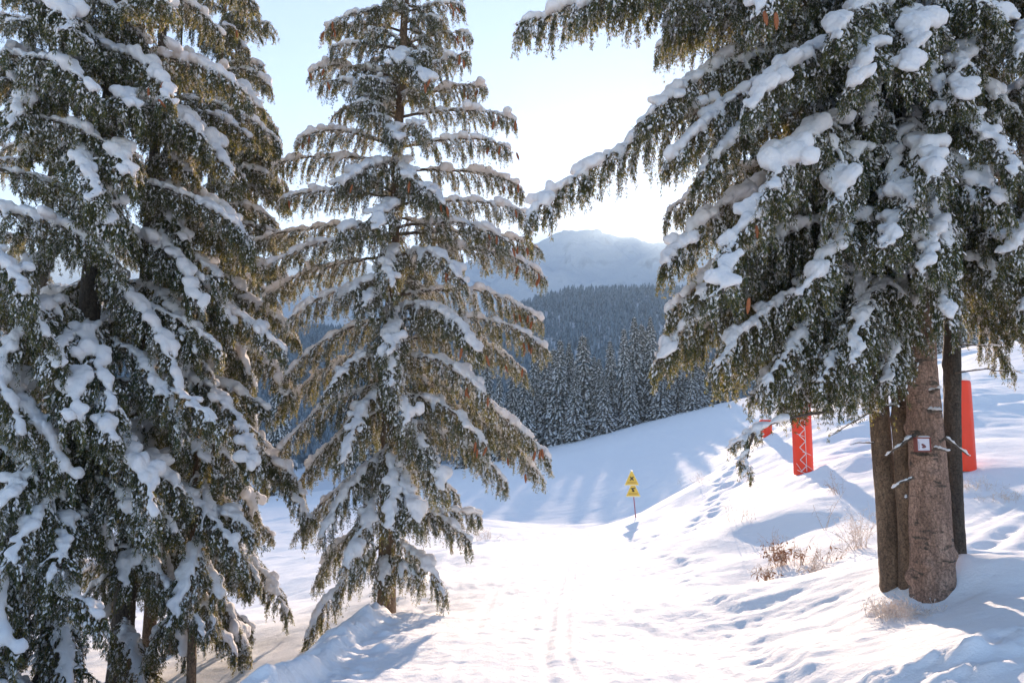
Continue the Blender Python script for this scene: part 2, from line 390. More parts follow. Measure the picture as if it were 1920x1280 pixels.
ad = N(nt, 'ShaderNodeMath', operation='MULTIPLY_ADD'); nt.links.new(nz, ad.inputs[0]); ad.inputs[1].default_value = .55; nt.links.new(sx.outputs[2], ad.inputs[2])
rc = ramp(nt, ad.outputs[0], [(.62, (.35, .37, .40)), (.80, (.88, .89, .9))]); nt.links.new(rc, p.inputs['Base Color']); p.inputs['Roughness'].default_value = .8
nt.links.new(bump(nt, noise_n(nt, coords(nt), .02, 9, .65), 1.0, 14), p.inputs['Normal'])
gridsheet('mountain', np.linspace(-1500, 1900, 460), np.linspace(900, 2050, 240), mount_z, M_MT)

# ------------------------------------------------------------------ distant woods
def spruce_unit(seed, tiers, segs, h, r, jag=.25):
    """one tree of drooping snowy tiers: verts, tris, midx(0 needles,1 snow)"""
    g = np.random.default_rng(seed); V = []; T = []; Mi = []
    for k in range(tiers):
        f = k/tiers; z0 = h*(.10+.9*f); R = r*(1-f)**.85+.08*r; zt = z0+h/tiers*1.5
        b = len(V); V.append((0, 0, min(zt, h)))
        for s in range(segs*2):
            a = (s+g.uniform(-.3, .3))/(segs*2)*2*math.pi + k*.7
            rr = R*(1 if s % 2 == 0 else .55)*g.uniform(1-jag, 1+jag*.6)
            V.append((rr*math.cos(a), rr*math.sin(a), z0-(.45*rr if s % 2 == 0 else .2*rr)+g.uniform(-.1, .1)*h/tiers))
        for s in range(segs*2):
            T.append((b, b+1+s, b+1+(s+1) % (segs*2))); Mi.append(1 if g.random() < .62 else 0)
    return np.array(V), np.array(T), np.array(Mi)
def wood_mass(name, n, xr, yr, fz, h0, label):
    g = np.random.default_rng(5); units = [spruce_unit(s, 6, 3, 1, .17) for s in range(6)]
    Vs = []; Ts = []; Ms = []; off = 0
    x = g.uniform(*xr, n*2); y = g.uniform(*yr, n*2); keep = np.abs(x) < y*.95+40; x = x[keep][:n]; y = y[keep][:n]
    dens = fbm(x*.012, y*.012, 3, 88); k2 = dens > -.9; x = x[k2]; y = y[k2]
    z = fz(x, y)
    for i in range(len(x)):
        V, T, Mi = units[i % 6]; h = h0*g.uniform(.6, 1.15); a = g.uniform(0, 6.28); c, s = math.cos(a), math.sin(a)
        R = np.array([[c, -s, 0], [s, c, 0], [0, 0, 1]])
        Vs.append(V@R.T*h*np.array([1.15, 1.15, 1])+np.array([x[i], y[i], z[i]-.5])); Ts.append(T+off); Ms.append(Mi); off += len(V)
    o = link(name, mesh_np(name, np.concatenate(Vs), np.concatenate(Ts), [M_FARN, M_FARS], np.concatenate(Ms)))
    return tag(o, label, 'forest', kind='stuff')
M_ROWN = needle_material('far_row_needles', (.022, .040, .036), (.06, .07, .03), .2)
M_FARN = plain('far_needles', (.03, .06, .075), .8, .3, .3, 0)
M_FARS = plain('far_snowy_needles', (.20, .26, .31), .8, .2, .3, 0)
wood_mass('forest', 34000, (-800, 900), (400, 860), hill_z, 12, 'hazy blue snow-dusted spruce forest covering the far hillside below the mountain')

# ------------------------------------------------------------------ spruce branches
ICO = None
def ico():
    global ICO
    if ICO is None:
        import bmesh
        bm = bmesh.new(); bmesh.ops.create_icosphere(bm, subdivisions=2, radius=1)
        ICO = (np.array([v.co[:] for v in bm.verts]), np.array([[v.index for v in f.verts] for f in bm.faces])); bm.free()
    return ICO
def blob_mesh(name, cen, X, Y, Z, voxel, smooth_it=2, mat=None):
    """cen (n,3), half axes X,Y,Z (n,3): ellipsoids fused into one lumpy snow body"""
    V, T = ico(); n = len(cen)
    P = cen[:, None]+V[None, :, 0:1]*X[:, None]+V[None, :, 1:2]*Y[:, None]+V[None, :, 2:3]*Z[:, None]
    Fc = (T[None]+(np.arange(n)*len(V))[:, None, None]).reshape(-1, 3)
    me = mesh_np('tmp', P, Fc, mat or M_SNOW)
    o = link('tmp', me)
    m = o.modifiers.new('r', 'REMESH'); m.mode = 'VOXEL'; m.voxel_size = voxel; m.use_smooth_shade = True
    s = o.modifiers.new('s', 'SMOOTH'); s.factor = .5; s.iterations = smooth_it
    dg = bpy.context.evaluated_depsgraph_get(); ev = o.evaluated_get(dg)
    res = bpy.data.meshes.new_from_object(ev); res.name = name
    bpy.data.objects.remove(o); bpy.data.meshes.remove(me)
    if len(res.materials) == 0: res.materials.append(mat or M_SNOW)
    nv = len(res.vertices); co = np.empty(nv*3, np.float32); res.vertices.foreach_get('co', co); co = co.reshape(-1, 3); no = np.empty(nv*3, np.float32); res.vertex_normals.foreach_get('vector', no); no = no.reshape(-1, 3)
    a_ = min(.016, voxel*.9); d_ = a_*noise2(co[:, 0]*13+co[:, 2]*7, co[:, 1]*13-co[:, 2]*9, 3)+a_*.5*noise2(co[:, 0]*31-co[:, 2]*20, co[:, 1]*31+co[:, 2]*24, 4)
    res.vertices.foreach_set('co', (co+no*d_[:, None]).astype(np.float32).ravel())
    res.polygons.foreach_set('use_smooth', np.ones(len(res.polygons), bool)); res.update()
    return res

def integrate(P0, D0, L, K, g, wob, R):
    """grow M polylines of K points"""
    M = len(P0); P = np.zeros((M, K, 3)); P[:, 0] = P0; D = D0.copy(); st = (L/(K-1))[:, None]
    for k in range(1, K):
        D = D + np.array([0, 0, -1.0])*(g/(K-1))[:, None] + R.normal(0, wob, (M, 3))
        D /= np.linalg.norm(D, axis=1, keepdims=True); P[:, k] = P[:, k-1]+D*st
    return P
def shoots(P, D, ln, wd, R):
    """leaf-like needle sprays: quads at P along D"""
    n = len(P); D = D/(np.linalg.norm(D, axis=1, keepdims=True)+1e-9)
    r = R.normal(0, 1, (n, 3)); S = np.cross(D, r); S /= np.linalg.norm(S, axis=1, keepdims=True)+1e-9
    Up = np.cross(S, D)
    a = P; b = P+D*(ln*.45)[:, None]+S*wd[:, None]+Up*(wd*.4)[:, None]; c = P+D*ln[:, None]; d = P+D*(ln*.45)[:, None]-S*wd[:, None]+Up*(wd*.4)[:, None]
    return np.stack([a, b, c, d], 1).reshape(-1, 3)

def gen_branch(A, B, arch=.1, w=.4, hang=1.0, snow=1.0, seed=0, bare=.15, dens=1.0, shoot=1.0, voxel=.02, rad=None, frost=.3, name='branch'):
    """A,B local end points. returns wood, foliage, snow meshes (local to A=origin)"""
    R = np.random.default_rng(seed); A = np.asarray(A, float); B = np.asarray(B, float)
    L = np.linalg.norm(B-A); K = max(10, int(L/.07)); t = np.linspace(0, 1, K)
    side0 = np.cross(B-A, (0, 0, 1)); side0 /= np.linalg.norm(side0)+1e-9
    wob = np.cumsum(R.normal(0, 1, K))*.010*L; wob -= wob[0]+(wob[-1]-wob[0])*t
    P = A+(B-A)*t[:, None]+np.array([0, 0, 1])*(arch*L*4*t*(1-t)*(.6+.8*t))[:, None]+side0*wob[:, None]
    T, S, U = frames(P)
    r0 = rad or (.010+.0075*L)
    # secondary branchlets
    ns = int(L*(1-bare)/.045*dens)
    ts = np.sort(bare+(1-bare)*(np.arange(ns)+R.uniform(-.4, .4, ns))/ns).clip(0.02, .995)
    def at(arr, tt): return np.stack([np.interp(tt, t, arr[:, i]) for i in range(3)], -1)
    P0 = at(P, ts); Tt = at(T, ts); Ss = at(S, ts); sg = np.where(np.arange(ns) % 2 == 0, 1, -1)[:, None]
    env = np.minimum(1, .35+1.7*ts)*(1-ts)**.55
    ls = (w*env*R.uniform(.6, 1.15, ns)+.10)*1.35
    an = np.radians(R.uniform(35, 60, ns))[:, None]
    D0 = Ss*sg*np.sin(an)+Tt*np.cos(an)+np.array([0, 0, 1])*R.uniform(-.1, .15, ns)[:, None]; D0 /= np.linalg.norm(D0, axis=1, keepdims=True)
    K2 = 11; SP = integrate(P0, D0, ls, K2, 1.9*hang*R.uniform(.6, 1.4, ns), .05, R)
    v1, q1 = tubes(P[None], (r0*(1-.82*t))[None]); v2, q2 = tubes(SP, np.linspace(.006, .0022, K2)[None]*np.ones((ns, 1)), 3)
    wood = mesh_np(name, np.concatenate([v1, v2]), np.concatenate([q1, q2+len(v1)]), M_TWIG, smooth=True)
    # hanging twiglets
    sel = SP[:, 2:, :].reshape(-1, 3); nh = len(sel); STn = frames(SP)[0][:, 2:].reshape(-1, 3)
    hp = R.random(nh) < .72*dens; hp0 = sel[hp]+R.normal(0, .01, (hp.sum(), 3)); nh = len(hp0)
    HD = STn[hp]*.3+R.normal(0, .25, (nh, 3))+np.array([0, 0, -.9])*hang; HD /= np.linalg.norm(HD, axis=1, keepdims=True)
    hl = R.uniform(.05, .14, nh)*(.7+.5*hang)*np.where(R.random(nh) < .08, 1.7, 1)
    HP = integrate(hp0, HD, hl, 6, np.full(nh, .8), .08, R)
    # shoots
    allP = []; allD = []; fr = []
    for poly, rep, fp in ((SP, 8, .6), (HP, 8, .12), (P[None, int(K*bare):], 5, .6)):
        TT = frames(poly)[0]; q = poly.reshape(-1, 3).repeat(rep, 0); d = TT.reshape(-1, 3).repeat(rep, 0)
        hang_ = poly is HP; j = R.normal(0, .48 if hang_ else .6, q.shape); j[:, 2] -= 0 if hang_ else .4; allP.append(q+R.normal(0, .008, q.shape)); allD.append(d+j)
        fr.append(np.full(len(q), fp))
    SPp = np.concatenate(allP); SD = np.concatenate(allD); fp = np.concatenate(fr); n = len(SPp)
    ln = R.uniform(.018, .038, n)*shoot; wd = R.uniform(.0020, .0044, n)*shoot
    FV = shoots(SPp, SD, ln, wd, R)
    pn = fbm(SPp[:, 0]*4+seed, SPp[:, 1]*4+SPp[:, 2]*5, 2, 3)
    mi = np.where(R.random(n) < .36, 1, 0); mi = np.where(R.random(n) < np.clip((frost-.10)*(.7+fp)+.22*pn, .02, .6), 2, mi)
    # small clots of snow clinging to the twigs
    BP = []; BD = []; BR = []
    for poly, pr, r0_ in ((SP, .62, .0088), (HP, .19, .0070)):
        TT = frames(poly)[0]; q = poly.reshape(-1, 3).repeat(2 if poly is SP else 1, 0); d = TT.reshape(-1, 3).repeat(2 if poly is SP else 1, 0)
        pat = fbm(q[:, 0]*5+seed*2.1, q[:, 1]*5+q[:, 2]*6, 2, 12); kk = R.random(len(q)) < np.clip(pr*(.75+1.1*pat), 0, 1)
        m = kk.sum(); BP.append(q[kk]+R.normal(0, .015, (m, 3))+np.array([0, 0, .006])); BD.append(d[kk]+R.normal(0, .35, (m, 3))); BR.append(r0_*R.uniform(.55, 1.5, m))
    BP = np.concatenate(BP); BD = np.concatenate(BD); BR = np.concatenate(BR); BD /= np.linalg.norm(BD, axis=1, keepdims=True); nb = len(BP)
    bs = np.cross(BD, R.normal(0, 1, (nb, 3))); bs /= np.linalg.norm(bs, axis=1, keepdims=True)+1e-9; bu = np.cross(bs, BD); hl_ = (BR*R.uniform(1.2, 2.4, nb))[:, None]; br = BR[:, None]
    bv = np.stack([BP-BD*hl_+bs*br*.5, BP-BD*hl_+bu*br*.5, BP-BD*hl_-bs*br*.5, BP-BD*hl_-bu*br*.5, BP+bs*br, BP+bu*br, BP-bs*br, BP-bu*br,
                   BP+BD*hl_+bs*br*.4, BP+BD*hl_+bu*br*.4, BP+BD*hl_-bs*br*.4, BP+BD*hl_-bu*br*.4], 1).reshape(-1, 3)
    qq_ = [(3, 2, 1, 0), (8, 9, 10, 11)]+[(o_+i_, o_+(i_+1) % 4, o_+4+(i_+1) % 4, o_+4+i_) for o_ in (0, 4) for i_ in range(4)]
    bq = ((np.arange(nb)*12)[:, None, None]+np.array(qq_)[None]).reshape(-1, 4)+n*4
    fol = mesh_np('foliage', np.concatenate([FV, bv]), np.concatenate([np.arange(n*4).reshape(-1, 4), bq]), NEEDLES, np.concatenate([mi, np.full(len(bq), 3)]), smooth=True)
    # snow
    cen = []; X = []; Y = []; Z = []
    if snow > 0:
        m = max(6, int(L*(1-bare*.7)/.035)); tt = np.linspace(bare*.7, .985, m)
        Pc = at(P, tt); Tc = at(T, tt); Sc = at(S, tt); Uc = np.cross(Sc, Tc); Uc = Uc*.5+np.array([0, 0, .5]); Uc /= np.linalg.norm(Uc, axis=1, keepdims=True)
        lump = np.clip(.85+1.2*fbm(tt*L*3.6+seed*3.7, tt*0+seed, 3, 7), .2, 1.7)
        rr = (.019+.039*min(1, L/1.5)*sstep(0, .5, tt))*lump*snow*np.where(tt > .93, .75, 1)
        wl_ = (.6+.8*R.random(m))*rr; off = R.normal(0, .8, m)*rr
        cen.append(Pc+Uc*(rr*.45+.004)[:, None]+Sc*off[:, None]); X.append(Tc*(rr*.55+.026)[:, None]); Y.append(Sc*wl_[:, None]); Z.append(Uc*(rr*R.uniform(.5, .85, m))[:, None])
        # fingers of snow lying on the branchlets
        on = R.random(ns) < .90; SPs = SP[on]; es = env[on]; lp = np.interp(ts[on], tt, lump)
        if len(SPs):
            kk = 9; TT, SS, UU = frames(SPs); ext = R.uniform(.35, 1.15, len(SPs)); fat = R.uniform(.65, 1.45, len(SPs))
            for k in range(0, kk):
                f = np.clip(1-k/kk/ext, 0, 1); keep = (f > 0) & (R.random(len(SPs)) < .93)
                r = (.010+.022*f*es*(.4+.6*lp)*min(1, .45+.55*snow))*fat*R.uniform(.75, 1.25, len(SPs))
                c = SPs[:, k]+np.array([0, 0, 1])*(r*.55)[:, None]+UU[:, k]*(r*.3)[:, None]
                cen.append(c[keep]); X.append((TT[:, k]*(r*.5+.024)[:, None])[keep]); Y.append((SS[:, k]*r[:, None])[keep]); Z.append((UU[:, k]*(r*.75)[:, None])[keep])
            # loose crumbs of snow caught in the hanging twigs
            hk = R.random(len(HP)) < .10; cc = HP[hk][:, 1]+np.array([0, 0, .006]); q_ = R.uniform(.010, .019, len(cc))[:, None]; e_ = np.eye(3)
            cen.append(cc); X.append(q_*e_[0]); Y.append(q_*e_[1]); Z.append(q_*e_[2]*1.5)
        sn = blob_mesh('snow', np.concatenate(cen), np.concatenate(X), np.concatenate(Y), np.concatenate(Z), voxel)
    else: sn = None
    return wood, fol, sn, P

def cone_mesh():
    K = 14; V = []; Q = []; n = 9
    for k in range(K):
        t = k/(K-1); r = .017*math.sin(math.pi*min(1, .12+t*.86))**.7*(1+.13*(k % 2)); 
        for s in range(n):
            a = s/n*2*math.pi+k*.35; V.append((r*math.cos(a), r*math.sin(a), -t*.135))
    for k in range(K-1):
        for s in range(n): Q.append((k*n+s, k*n+(s+1) % n, (k+1)*n+(s+1) % n, (k+1)*n+s))
    return mesh_np('cone', V, Q, M_CONE, smooth=False)
CONE = cone_mesh()
def hang_cones(parent, P, n, R, t0=.84, sc=1.0):
    for i in range(n):
        k = R.uniform(t0, .99)*(len(P)-1); a = P[int(k)]; o = link('cone', CONE, parent)
        o.location = tuple(a+np.array([R.normal(0, .08), -.07-R.uniform(0, .1), -.07-R.uniform(0, .09)])); s = R.uniform(.8, 1.05)*sc
        o.scale = (s, s, s); o.rotation_euler = (R.normal(0, .18), R.normal(0, .18), R.uniform(0, 6))

def place_unique(tree, A, B, **kw):
    """branch from world point A to world point B"""
    nc = kw.pop('cones', 0); A = np.asarray(A, float); B = np.asarray(B, float)
    w_, f_, s_, P = gen_branch((0, 0, 0), B-A, **kw)
    b = link('branch', w_, tree); b.location = tuple(A-np.array(tree.location[:]))
    link('foliage', f_, b)
    if s_ is not None: link('snow', s_, b)
    if nc: hang_cones(b, P, nc, np.random.default_rng(kw.get('seed', 0)+99))
    return b
_T = {}
def template(kind, Lc, v):
    key = (kind, Lc, v)
    if key not in _T:
        th = {'up': 5, 'mid': 20, 'low': 42}[kind]; th = math.radians(th)
        arch = {'up': .05, 'mid': .10, 'low': .13}[kind]
        _T[key] = gen_branch((0, 0, 0), (Lc*math.cos(th), 0, -Lc*math.sin(th)), arch=arch, w=.12+.11*Lc, hang={'up': .8, 'mid': .9, 'low': .95}[kind],
                             snow=[1.1, .85, 1.3][v % 3], seed=100+hash_key(key), bare=.14, dens=1.0, shoot=1.15, voxel=.022 if Lc < 2 else .026, frost=.30)
    return _T[key]
def hash_key(k): return sum(ord(c)*(i+1) for i, c in enumerate(str(k))) % 1000
def place_template(tree, A, az, L, kind, v, tilt=0.0):
    Lc = min((.9, 1.6, 2.4, 3.2), key=lambda q: abs(q-L)); w_, f_, s_, P = template(kind, Lc, v); s = L/Lc
    b = link('branch', w_, tree); b.location = tuple(np.asarray(A)-np.array(tree.location[:])); b.rotation_euler = (0, tilt, az); b.scale = (s, s, s)
    link('foliage', f_, b); link('snow', s_, b); return b

def trunk_mesh(name, pts, mat, seed=0, flare=1.6, lump=.06, sides=22, res=.05, knots=0):
    """pts: list of (x,y,z,r)"""
    R = np.random.default_rng(seed); pts = np.array(pts, float); d = np.r_[0, np.cumsum(np.linalg.norm(np.diff(pts[:, :3], axis=0), axis=1))]
    K = max(8, int(d[-1]/res)); s = np.linspace(0, d[-1], K); P = np.stack([np.interp(s, d, pts[:, i]) for i in range(3)], -1); r = np.interp(s, d, pts[:, 3])
    a = np.arange(sides)/sides*2*np.pi; A_, S_ = np.meshgrid(a, s)
    fl = 1+(flare-1)*np.exp(-S_/.28)*(.6+.55*np.cos(A_*4+seed)+.25*np.cos(A_*7+seed*2))
    n = 1+lump*fbm(np.cos(A_)*1.5+seed+5, S_*2.2+np.sin(A_)*1.5, 4, seed)+lump*.5*fbm(np.cos(A_)*5+9, S_*9+np.sin(A_)*5, 3, seed+1)
    for k in range(knots):
        ka = R.uniform(0, 6.28); ks = R.uniform(.3, d[-1]); da = np.angle(np.exp(1j*(A_-ka)))
        n += .22*np.exp(-((S_-ks)/.06)**2-(da/.3)**2)
    rr = r[:, None]*fl*n
    V = P[:, None]+np.stack([rr*np.cos(A_), rr*np.sin(A_), 0*rr], -1)
    i = np.arange(K*sides).reshape(K, sides); q = np.stack([i[:-1], np.roll(i, -1, 1)[:-1], np.roll(i, -1, 1)[1:], i[1:]], -1).reshape(-1, 4)
    return mesh_np(name, V, q, mat, smooth=True)
def stub(parent, A, D, L, r, snow=True, seed=0, mat=None):
    """dead branch stub with snow along its top; a part of the tree"""
    R = np.random.default_rng(seed); D = np.asarray(D, float); D /= np.linalg.norm(D); K = 9; t = np.linspace(0, 1, K)
    P = D*L*t[:, None]+np.array([0, 0, -1])*(.12*L*t*t)[:, None]+np.cumsum(R.normal(0, .012*L, (K, 3)), 0)*(t[:, None] > 0)
    V, q = tubes(P[None], (r*(1-.75*t))[None], 6); o = link('dead_limb', mesh_np('dead_limb', V, q, mat or M_TWIG, smooth=True), parent)
    o.location = tuple(np.asarray(A, float)-np.array(parent.location[:]))
    if snow:
        m = max(4, int(L/.03)); tt = np.linspace(.12, .95, m); c = np.stack([np.interp(tt, t, P[:, i]) for i in range(3)], -1); rr = (r*.8+.004)*R.uniform(.4, 1.25, m)
        T = np.tile(D, (m, 1)); S = np.cross(T, (0, 0, 1)); S /= np.linalg.norm(S, axis=1, keepdims=True)+1e-9; U = np.cross(S, T)
        link('snow', blob_mesh('snow', c+U*(rr*.8)[:, None], T*.03, S*rr[:, None], U*(rr*.7)[:, None], .011, 3), o)
    return o

#@@TREES
# ------------------------------------------------------------------ centre tree
D0 = 11.0
def tx(py): return 760-25*min(1, max(0, py/500)) - (10*max(0, (py-500))/600 if py > 500 else 0)
cb = pt(722, 1172, D0); cb[2] = gz(cb[0], cb[1])-.05
ct = empty('spruce_tree', cb, 'slender snow-laden spruce standing alone in the centre, orange cones at its branch tips', 'tree')
tp = []
for py, r in [(1172,.135),(1120,.125),(1000,.112),(800,.10),(600,.09),(400,.075),(200,.062),(0,.052),(-200,.04),(-420,.025),(-600,.008)]:
    q = pt(tx(py) if py >= 0 else 760+(-py)*.03, py, D0); tp.append((*(q-cb), r))
tp[0] = (0, 0, -.1, .14)
link('trunk', trunk_mesh('trunk', tp, M_BARK, 3, 1.35, .05, 18, .05, 20), ct)
HB = [ # attach y, tip x, tip y, depth offset of tip, arch, w, cones, snow
 (20,618,48,-.2,.14,.25,2,1),(60,612,62,.3,.12,.25,2,1),(95,619,90,-.4,.1,.2,0,.8),(148,582,135,-.1,.14,.28,3,1.25),(185,602,155,-.6,.1,.25,1,.9),
 (216,628,216,.3,.2,.25,1,1.1),(275,556,262,-.2,.16,.3,3,1.25),(308,514,312,.1,.10,.32,0,1),(305,640,345,-1.1,.12,.25,1,1.2),(372,524,375,-.3,.1,.32,1,1),
 (418,478,455,.4,.08,.32,0,1),(440,490,505,-.5,.1,.3,0,1),(372,704,430,-1.5,.08,.3,0,1.1),(480,500,560,.3,.08,.35,0,1),(530,540,600,-.6,.1,.35,0,1),
 (594,535,706,-.3,.12,.42,0,1),(640,520,770,.5,.1,.42,0,1),(655,612,735,-1.1,.12,.35,0,1),(715,525,845,-.2,.13,.45,0,1),(760,560,905,.4,.1,.45,0,.9),(700,640,870,-1.3,.1,.4,0,1),
 (860,560,1000,.1,.1,.45,0,.9),(900,650,1070,-1.1,.12,.4,0,1.1),(1010,570,1200,-.5,.1,.34,0,.9),(960,590,1090,.6,.12,.4,0,.9),(830,600,1010,-.9,.1,.4,0,.9),
 (25,868,12,-.1,.12,.25,3,1),(85,880,66,.2,.13,.25,4,1),(144,878,98,-.4,.0,.2,3,.9),(120,800,155,-1.0,.1,.22,2,1.2),(195,908,165,.3,.12,.28,4,1.1),(223,967,226,-.1,.12,.25,3,1),
 (278,956,280,-.2,.14,.3,4,1.1),(324,982,360,.6,.13,.3,4,1.15),(385,986,402,.1,.1,.32,4,1.1),(360,835,385,-1.1,.15,.28,3,1.2),(429,955,455,-.6,.15,.35,4,1.15),(440,1006,466,.8,.1,.32,4,1.1),
 (481,868,528,-1.2,.14,.32,2,1.1),(480,1021,522,.4,.13,.36,4,1.1),(555,1016,602,.1,.13,.4,4,1.1),(575,900,662,-1.2,.15,.38,2,1.1),(600,1027,657,-.1,.12,.4,4,1.1),(640,988,700,.4,.15,.42,2,1),
 (670,922,757,-1.0,.14,.38,3,1.1),(735,910,835,-.9,.12,.42,3,1),(690,1034,862,-.1,.09,.42,3,1.2),(720,1015,893,.5,.1,.38,2,1),(560,735,730,-1.5,.1,.36,0,1),(640,760,800,-1.4,.1,.4,0,1),
 (800,829,920,-1.2,.12,.42,0,1.3),(820,735,1000,-1.3,.12,.42,0,1.3),(850,780,980,-1.2,.1,.4,0,1.2),(970,902,966,.1,.06,.16,0,1.1),(960,882,1016,-.3,.15,.35,0,1.1),(1000,836,1118,-.7,.1,.26,0,1),
 (880,860,930,.4,.1,.42,0,1),(780,950,905,-.2,.12,.42,0,1),(1040,790,1090,-.5,.1,.2,0,.8),(90,745,120,-.9,.05,.2,0,1.2),(235,742,262,-1.1,.05,.2,0,1.2),(290,775,340,-1.1,.05,.22,2,1.1),
 (455,735,540,-1.3,.1,.3,1,1.1),(1030,715,1100,-.5,.1,.18,0,1)]
for i, (ay, bx, by, dz, arch, w, nc, sn) in enumerate(HB):
    A = pt(tx(ay), ay, D0); B = pt(bx, by, D0+dz)
    place_unique(ct, A, B, arch=arch*(.7 if ay < 450 else 1), w=w*.85, hang=1.0 if ay < 500 else 1.1, snow=sn, seed=200+i, bare=.2 if ay < 500 else .12, dens=1.0, voxel=.02, frost=.3, cones=nc)
R_ = np.random.default_rng(44)
for i in range(38):
    ay = 20+840*((i+.5)/38); A = pt(tx(ay), ay, D0)
    half = np.interp(ay, [0,280,600,860,1000,1150],[.85,1.35,1.9,2.0,1.4,.7])*R_.uniform(.6, .95)
    az = R_.choice([1, 1, -1])*math.pi/2+R_.uniform(-.9, .9); drop = np.interp(ay, [0,400,1000],[.0,.15,.55])*half
    B = A+np.array([math.cos(az)*half*.9, math.sin(az)*half, -drop])
    place_unique(ct, A, B, arch=.12, w=.22+.1*half, hang=1.2, snow=.95, seed=400+i, bare=.2, dens=.9, voxel=.026, frost=.3)

for i in range(14):
    ay = -40+240*(i/14); A = pt(760-ay*.05, ay, D0); az = i*2.4+R_.uniform(-.4, .4); half = R_.uniform(.45, .85)
    place_unique(ct, A, A+np.array([math.cos(az)*half, math.sin(az)*half, -.08*half]), arch=.12, w=.2, hang=1.1, snow=.9, seed=480+i, bare=.12, dens=1.0, voxel=.022, frost=.3)

# ------------------------------------------------------------------ large trees beside the path
def big_tree(base, top, r0, label, zlo, zhi, n, rfun, seed, mat=M_BARK, azf=None, name='spruce_tree', group=None, flare=1.4, dark=True, kindf=None, mid=None, knots=30, skip=None):
    R = np.random.default_rng(seed); base = np.asarray(base, float); top = np.asarray(top, float)
    tr = empty(name, base, label, 'tree', group)
    path = [(0, 0, -.15, r0*1.02)]
    for t in (.1, .25, .4, .55, .7, .85, 1): 
        q = (top-base)*t; path.append((*q, max(.012, r0*(1-.93*t))))
    if mid: path = mid
    link('trunk', trunk_mesh('trunk', path, mat, seed, flare, .06, 40, .025, knots), tr)
    H = top[2]-base[2]
    az = R.uniform(0, 6.28)
    for i in range(n):
        z = zlo+(zhi-zlo)*(i+R.uniform(-.3, .3))/n; t = (z-base[2])/H
        px_ = np.array(path); A = base+np.array([np.interp((z-base[2]), px_[:, 2], px_[:, k]) for k in range(3)])
        az = azf(R) if azf and R.random() < .7 else (az+2.4+R.uniform(-.5, .5))
        if abs((az+math.pi/2+math.pi) % (2*math.pi)-math.pi) < .38: az += .8*R.choice([-1, 1])
        if skip:
            am = (az+math.pi) % (2*math.pi)-math.pi
            if skip[0] < am < skip[1]: az = skip[0]-R.uniform(.1, 1.4)
        L = rfun(z)*R.uniform(.75, 1.1)
        kind = kindf(z) if kindf else ('low' if t < .45 else 'mid' if t < .7 else 'up')
        if R.random() < .2: kind = 'mid'
        place_template(tr, A, az, L, kind, int(R.integers(0, 3)), R.uniform(-.12, .15))
    return tr
def vp(px, py, d, lift=0):
    q = pt(px, py, d); q[2] = gz(q[0], q[1])+lift; return q

# left group
LT = []
b = vp(120, 1150, 9.0); b = np.array([pt(128, 830, 9.0)[0], 9.0, gz(pt(128, 830, 9.0)[0], 9.0)])
LT.append(big_tree(b, b+np.array([.35, .1, 13.5]), .17, 'nearest dark spruce at the left edge, its straight trunk showing between the snowy boughs', b[2]+1.0, b[2]+12.8, 60,
     lambda z: np.interp(z, [-1, 3, 8, 12.5], [1.9, 2.2, 1.6, .4]), 11, M_BARKD, lambda R: R.uniform(-2.8, .2)))
b = np.array([pt(250, 830, 10.3)[0], 10.3, 0]); b[2] = gz(b[0], b[1])
LT.append(big_tree(b, b+np.array([.1, 0, 12.5]), .14, 'tall spruce second from the left with long drooping snow-loaded boughs', b[2]+.9, b[2]+11.8, 56,
     lambda z: np.interp(z, [-1, 3, 8, 11.5], [2.0, 2.1, 1.5, .4]), 12, M_BARKD, lambda R: R.uniform(-2.2, .6)))
b = np.array([pt(350, 830, 12.5)[0], 12.5, 0]); b[2] = gz(b[0], b[1])
LT.append(big_tree(b, b+np.array([.25, .2, 12.5]), .12, 'spruce behind the left group whose right side is warm-lit against the sky', b[2]+1.4, b[2]+11.9, 66,
     lambda z: np.interp(z, [-1, 2, 6, 8, 11.5], [1.7, 1.7, 1.25, 1.0, .3]), 13, M_BARK, lambda R: R.uniform(-1.6, 1.3)))
b = np.array([pt(-90, 830, 8.0)[0], 8.0, 0]); b[2] = gz(b[0], b[1])
LT.append(big_tree(b, b+np.array([0, 0, 12]), .15, 'spruce cut by the left edge of the view, only its drooping boughs showing', b[2]+1.0, b[2]+11.0, 36,
     lambda z: np.interp(z, [-1, 3, 8, 10.5], [1.8, 2.0, 1.4, .4]), 14, M_BARKD, lambda R: R.uniform(-.9, .9)))
b = np.array([pt(382, 830, 9.3)[0], 9.3, 0]); b[2] = gz(b[0], b[1])
LT.append(big_tree(b, b+np.array([-.35, .5, 5.2]), .055, 'thin young spruce with a snow-plastered stem at the foot of the left group', b[2]+1.0, b[2]+4.9, 22,
     lambda z: np.interp(z, [-1, 1, 3.5], [.95, .9, .3]), 15, M_BARK, kindf=lambda z: 'low'))
b = np.array([pt(300, 830, 11.2)[0], 11.2, 0]); b[2] = gz(b[0], b[1])
LT.append(big_tree(b, b+np.array([-.1, .2, 9.5]), .09, 'slim brown-stemmed spruce standing in the middle of the left group', b[2]+1.6, b[2]+9.0, 32,
     lambda z: np.interp(z, [-1, 2, 6.5, 8.5], [1.5, 1.5, 1.1, .3]), 16, M_BARK, lambda R: R.uniform(-2.4, .9)))
b = np.array([pt(60, 830, 13)[0], 13, 0]); b[2] = gz(b[0], b[1])
LT.append(big_tree(b, b+np.array([0, 0, 13]), .13, 'spruce at the back of the left group, seen through the gaps near the edge', b[2]+1.2, b[2]+12.4, 38,
     lambda z: np.interp(z, [-1, 3, 8, 12], [2.1, 2.1, 1.5, .4]), 17, M_BARKD))
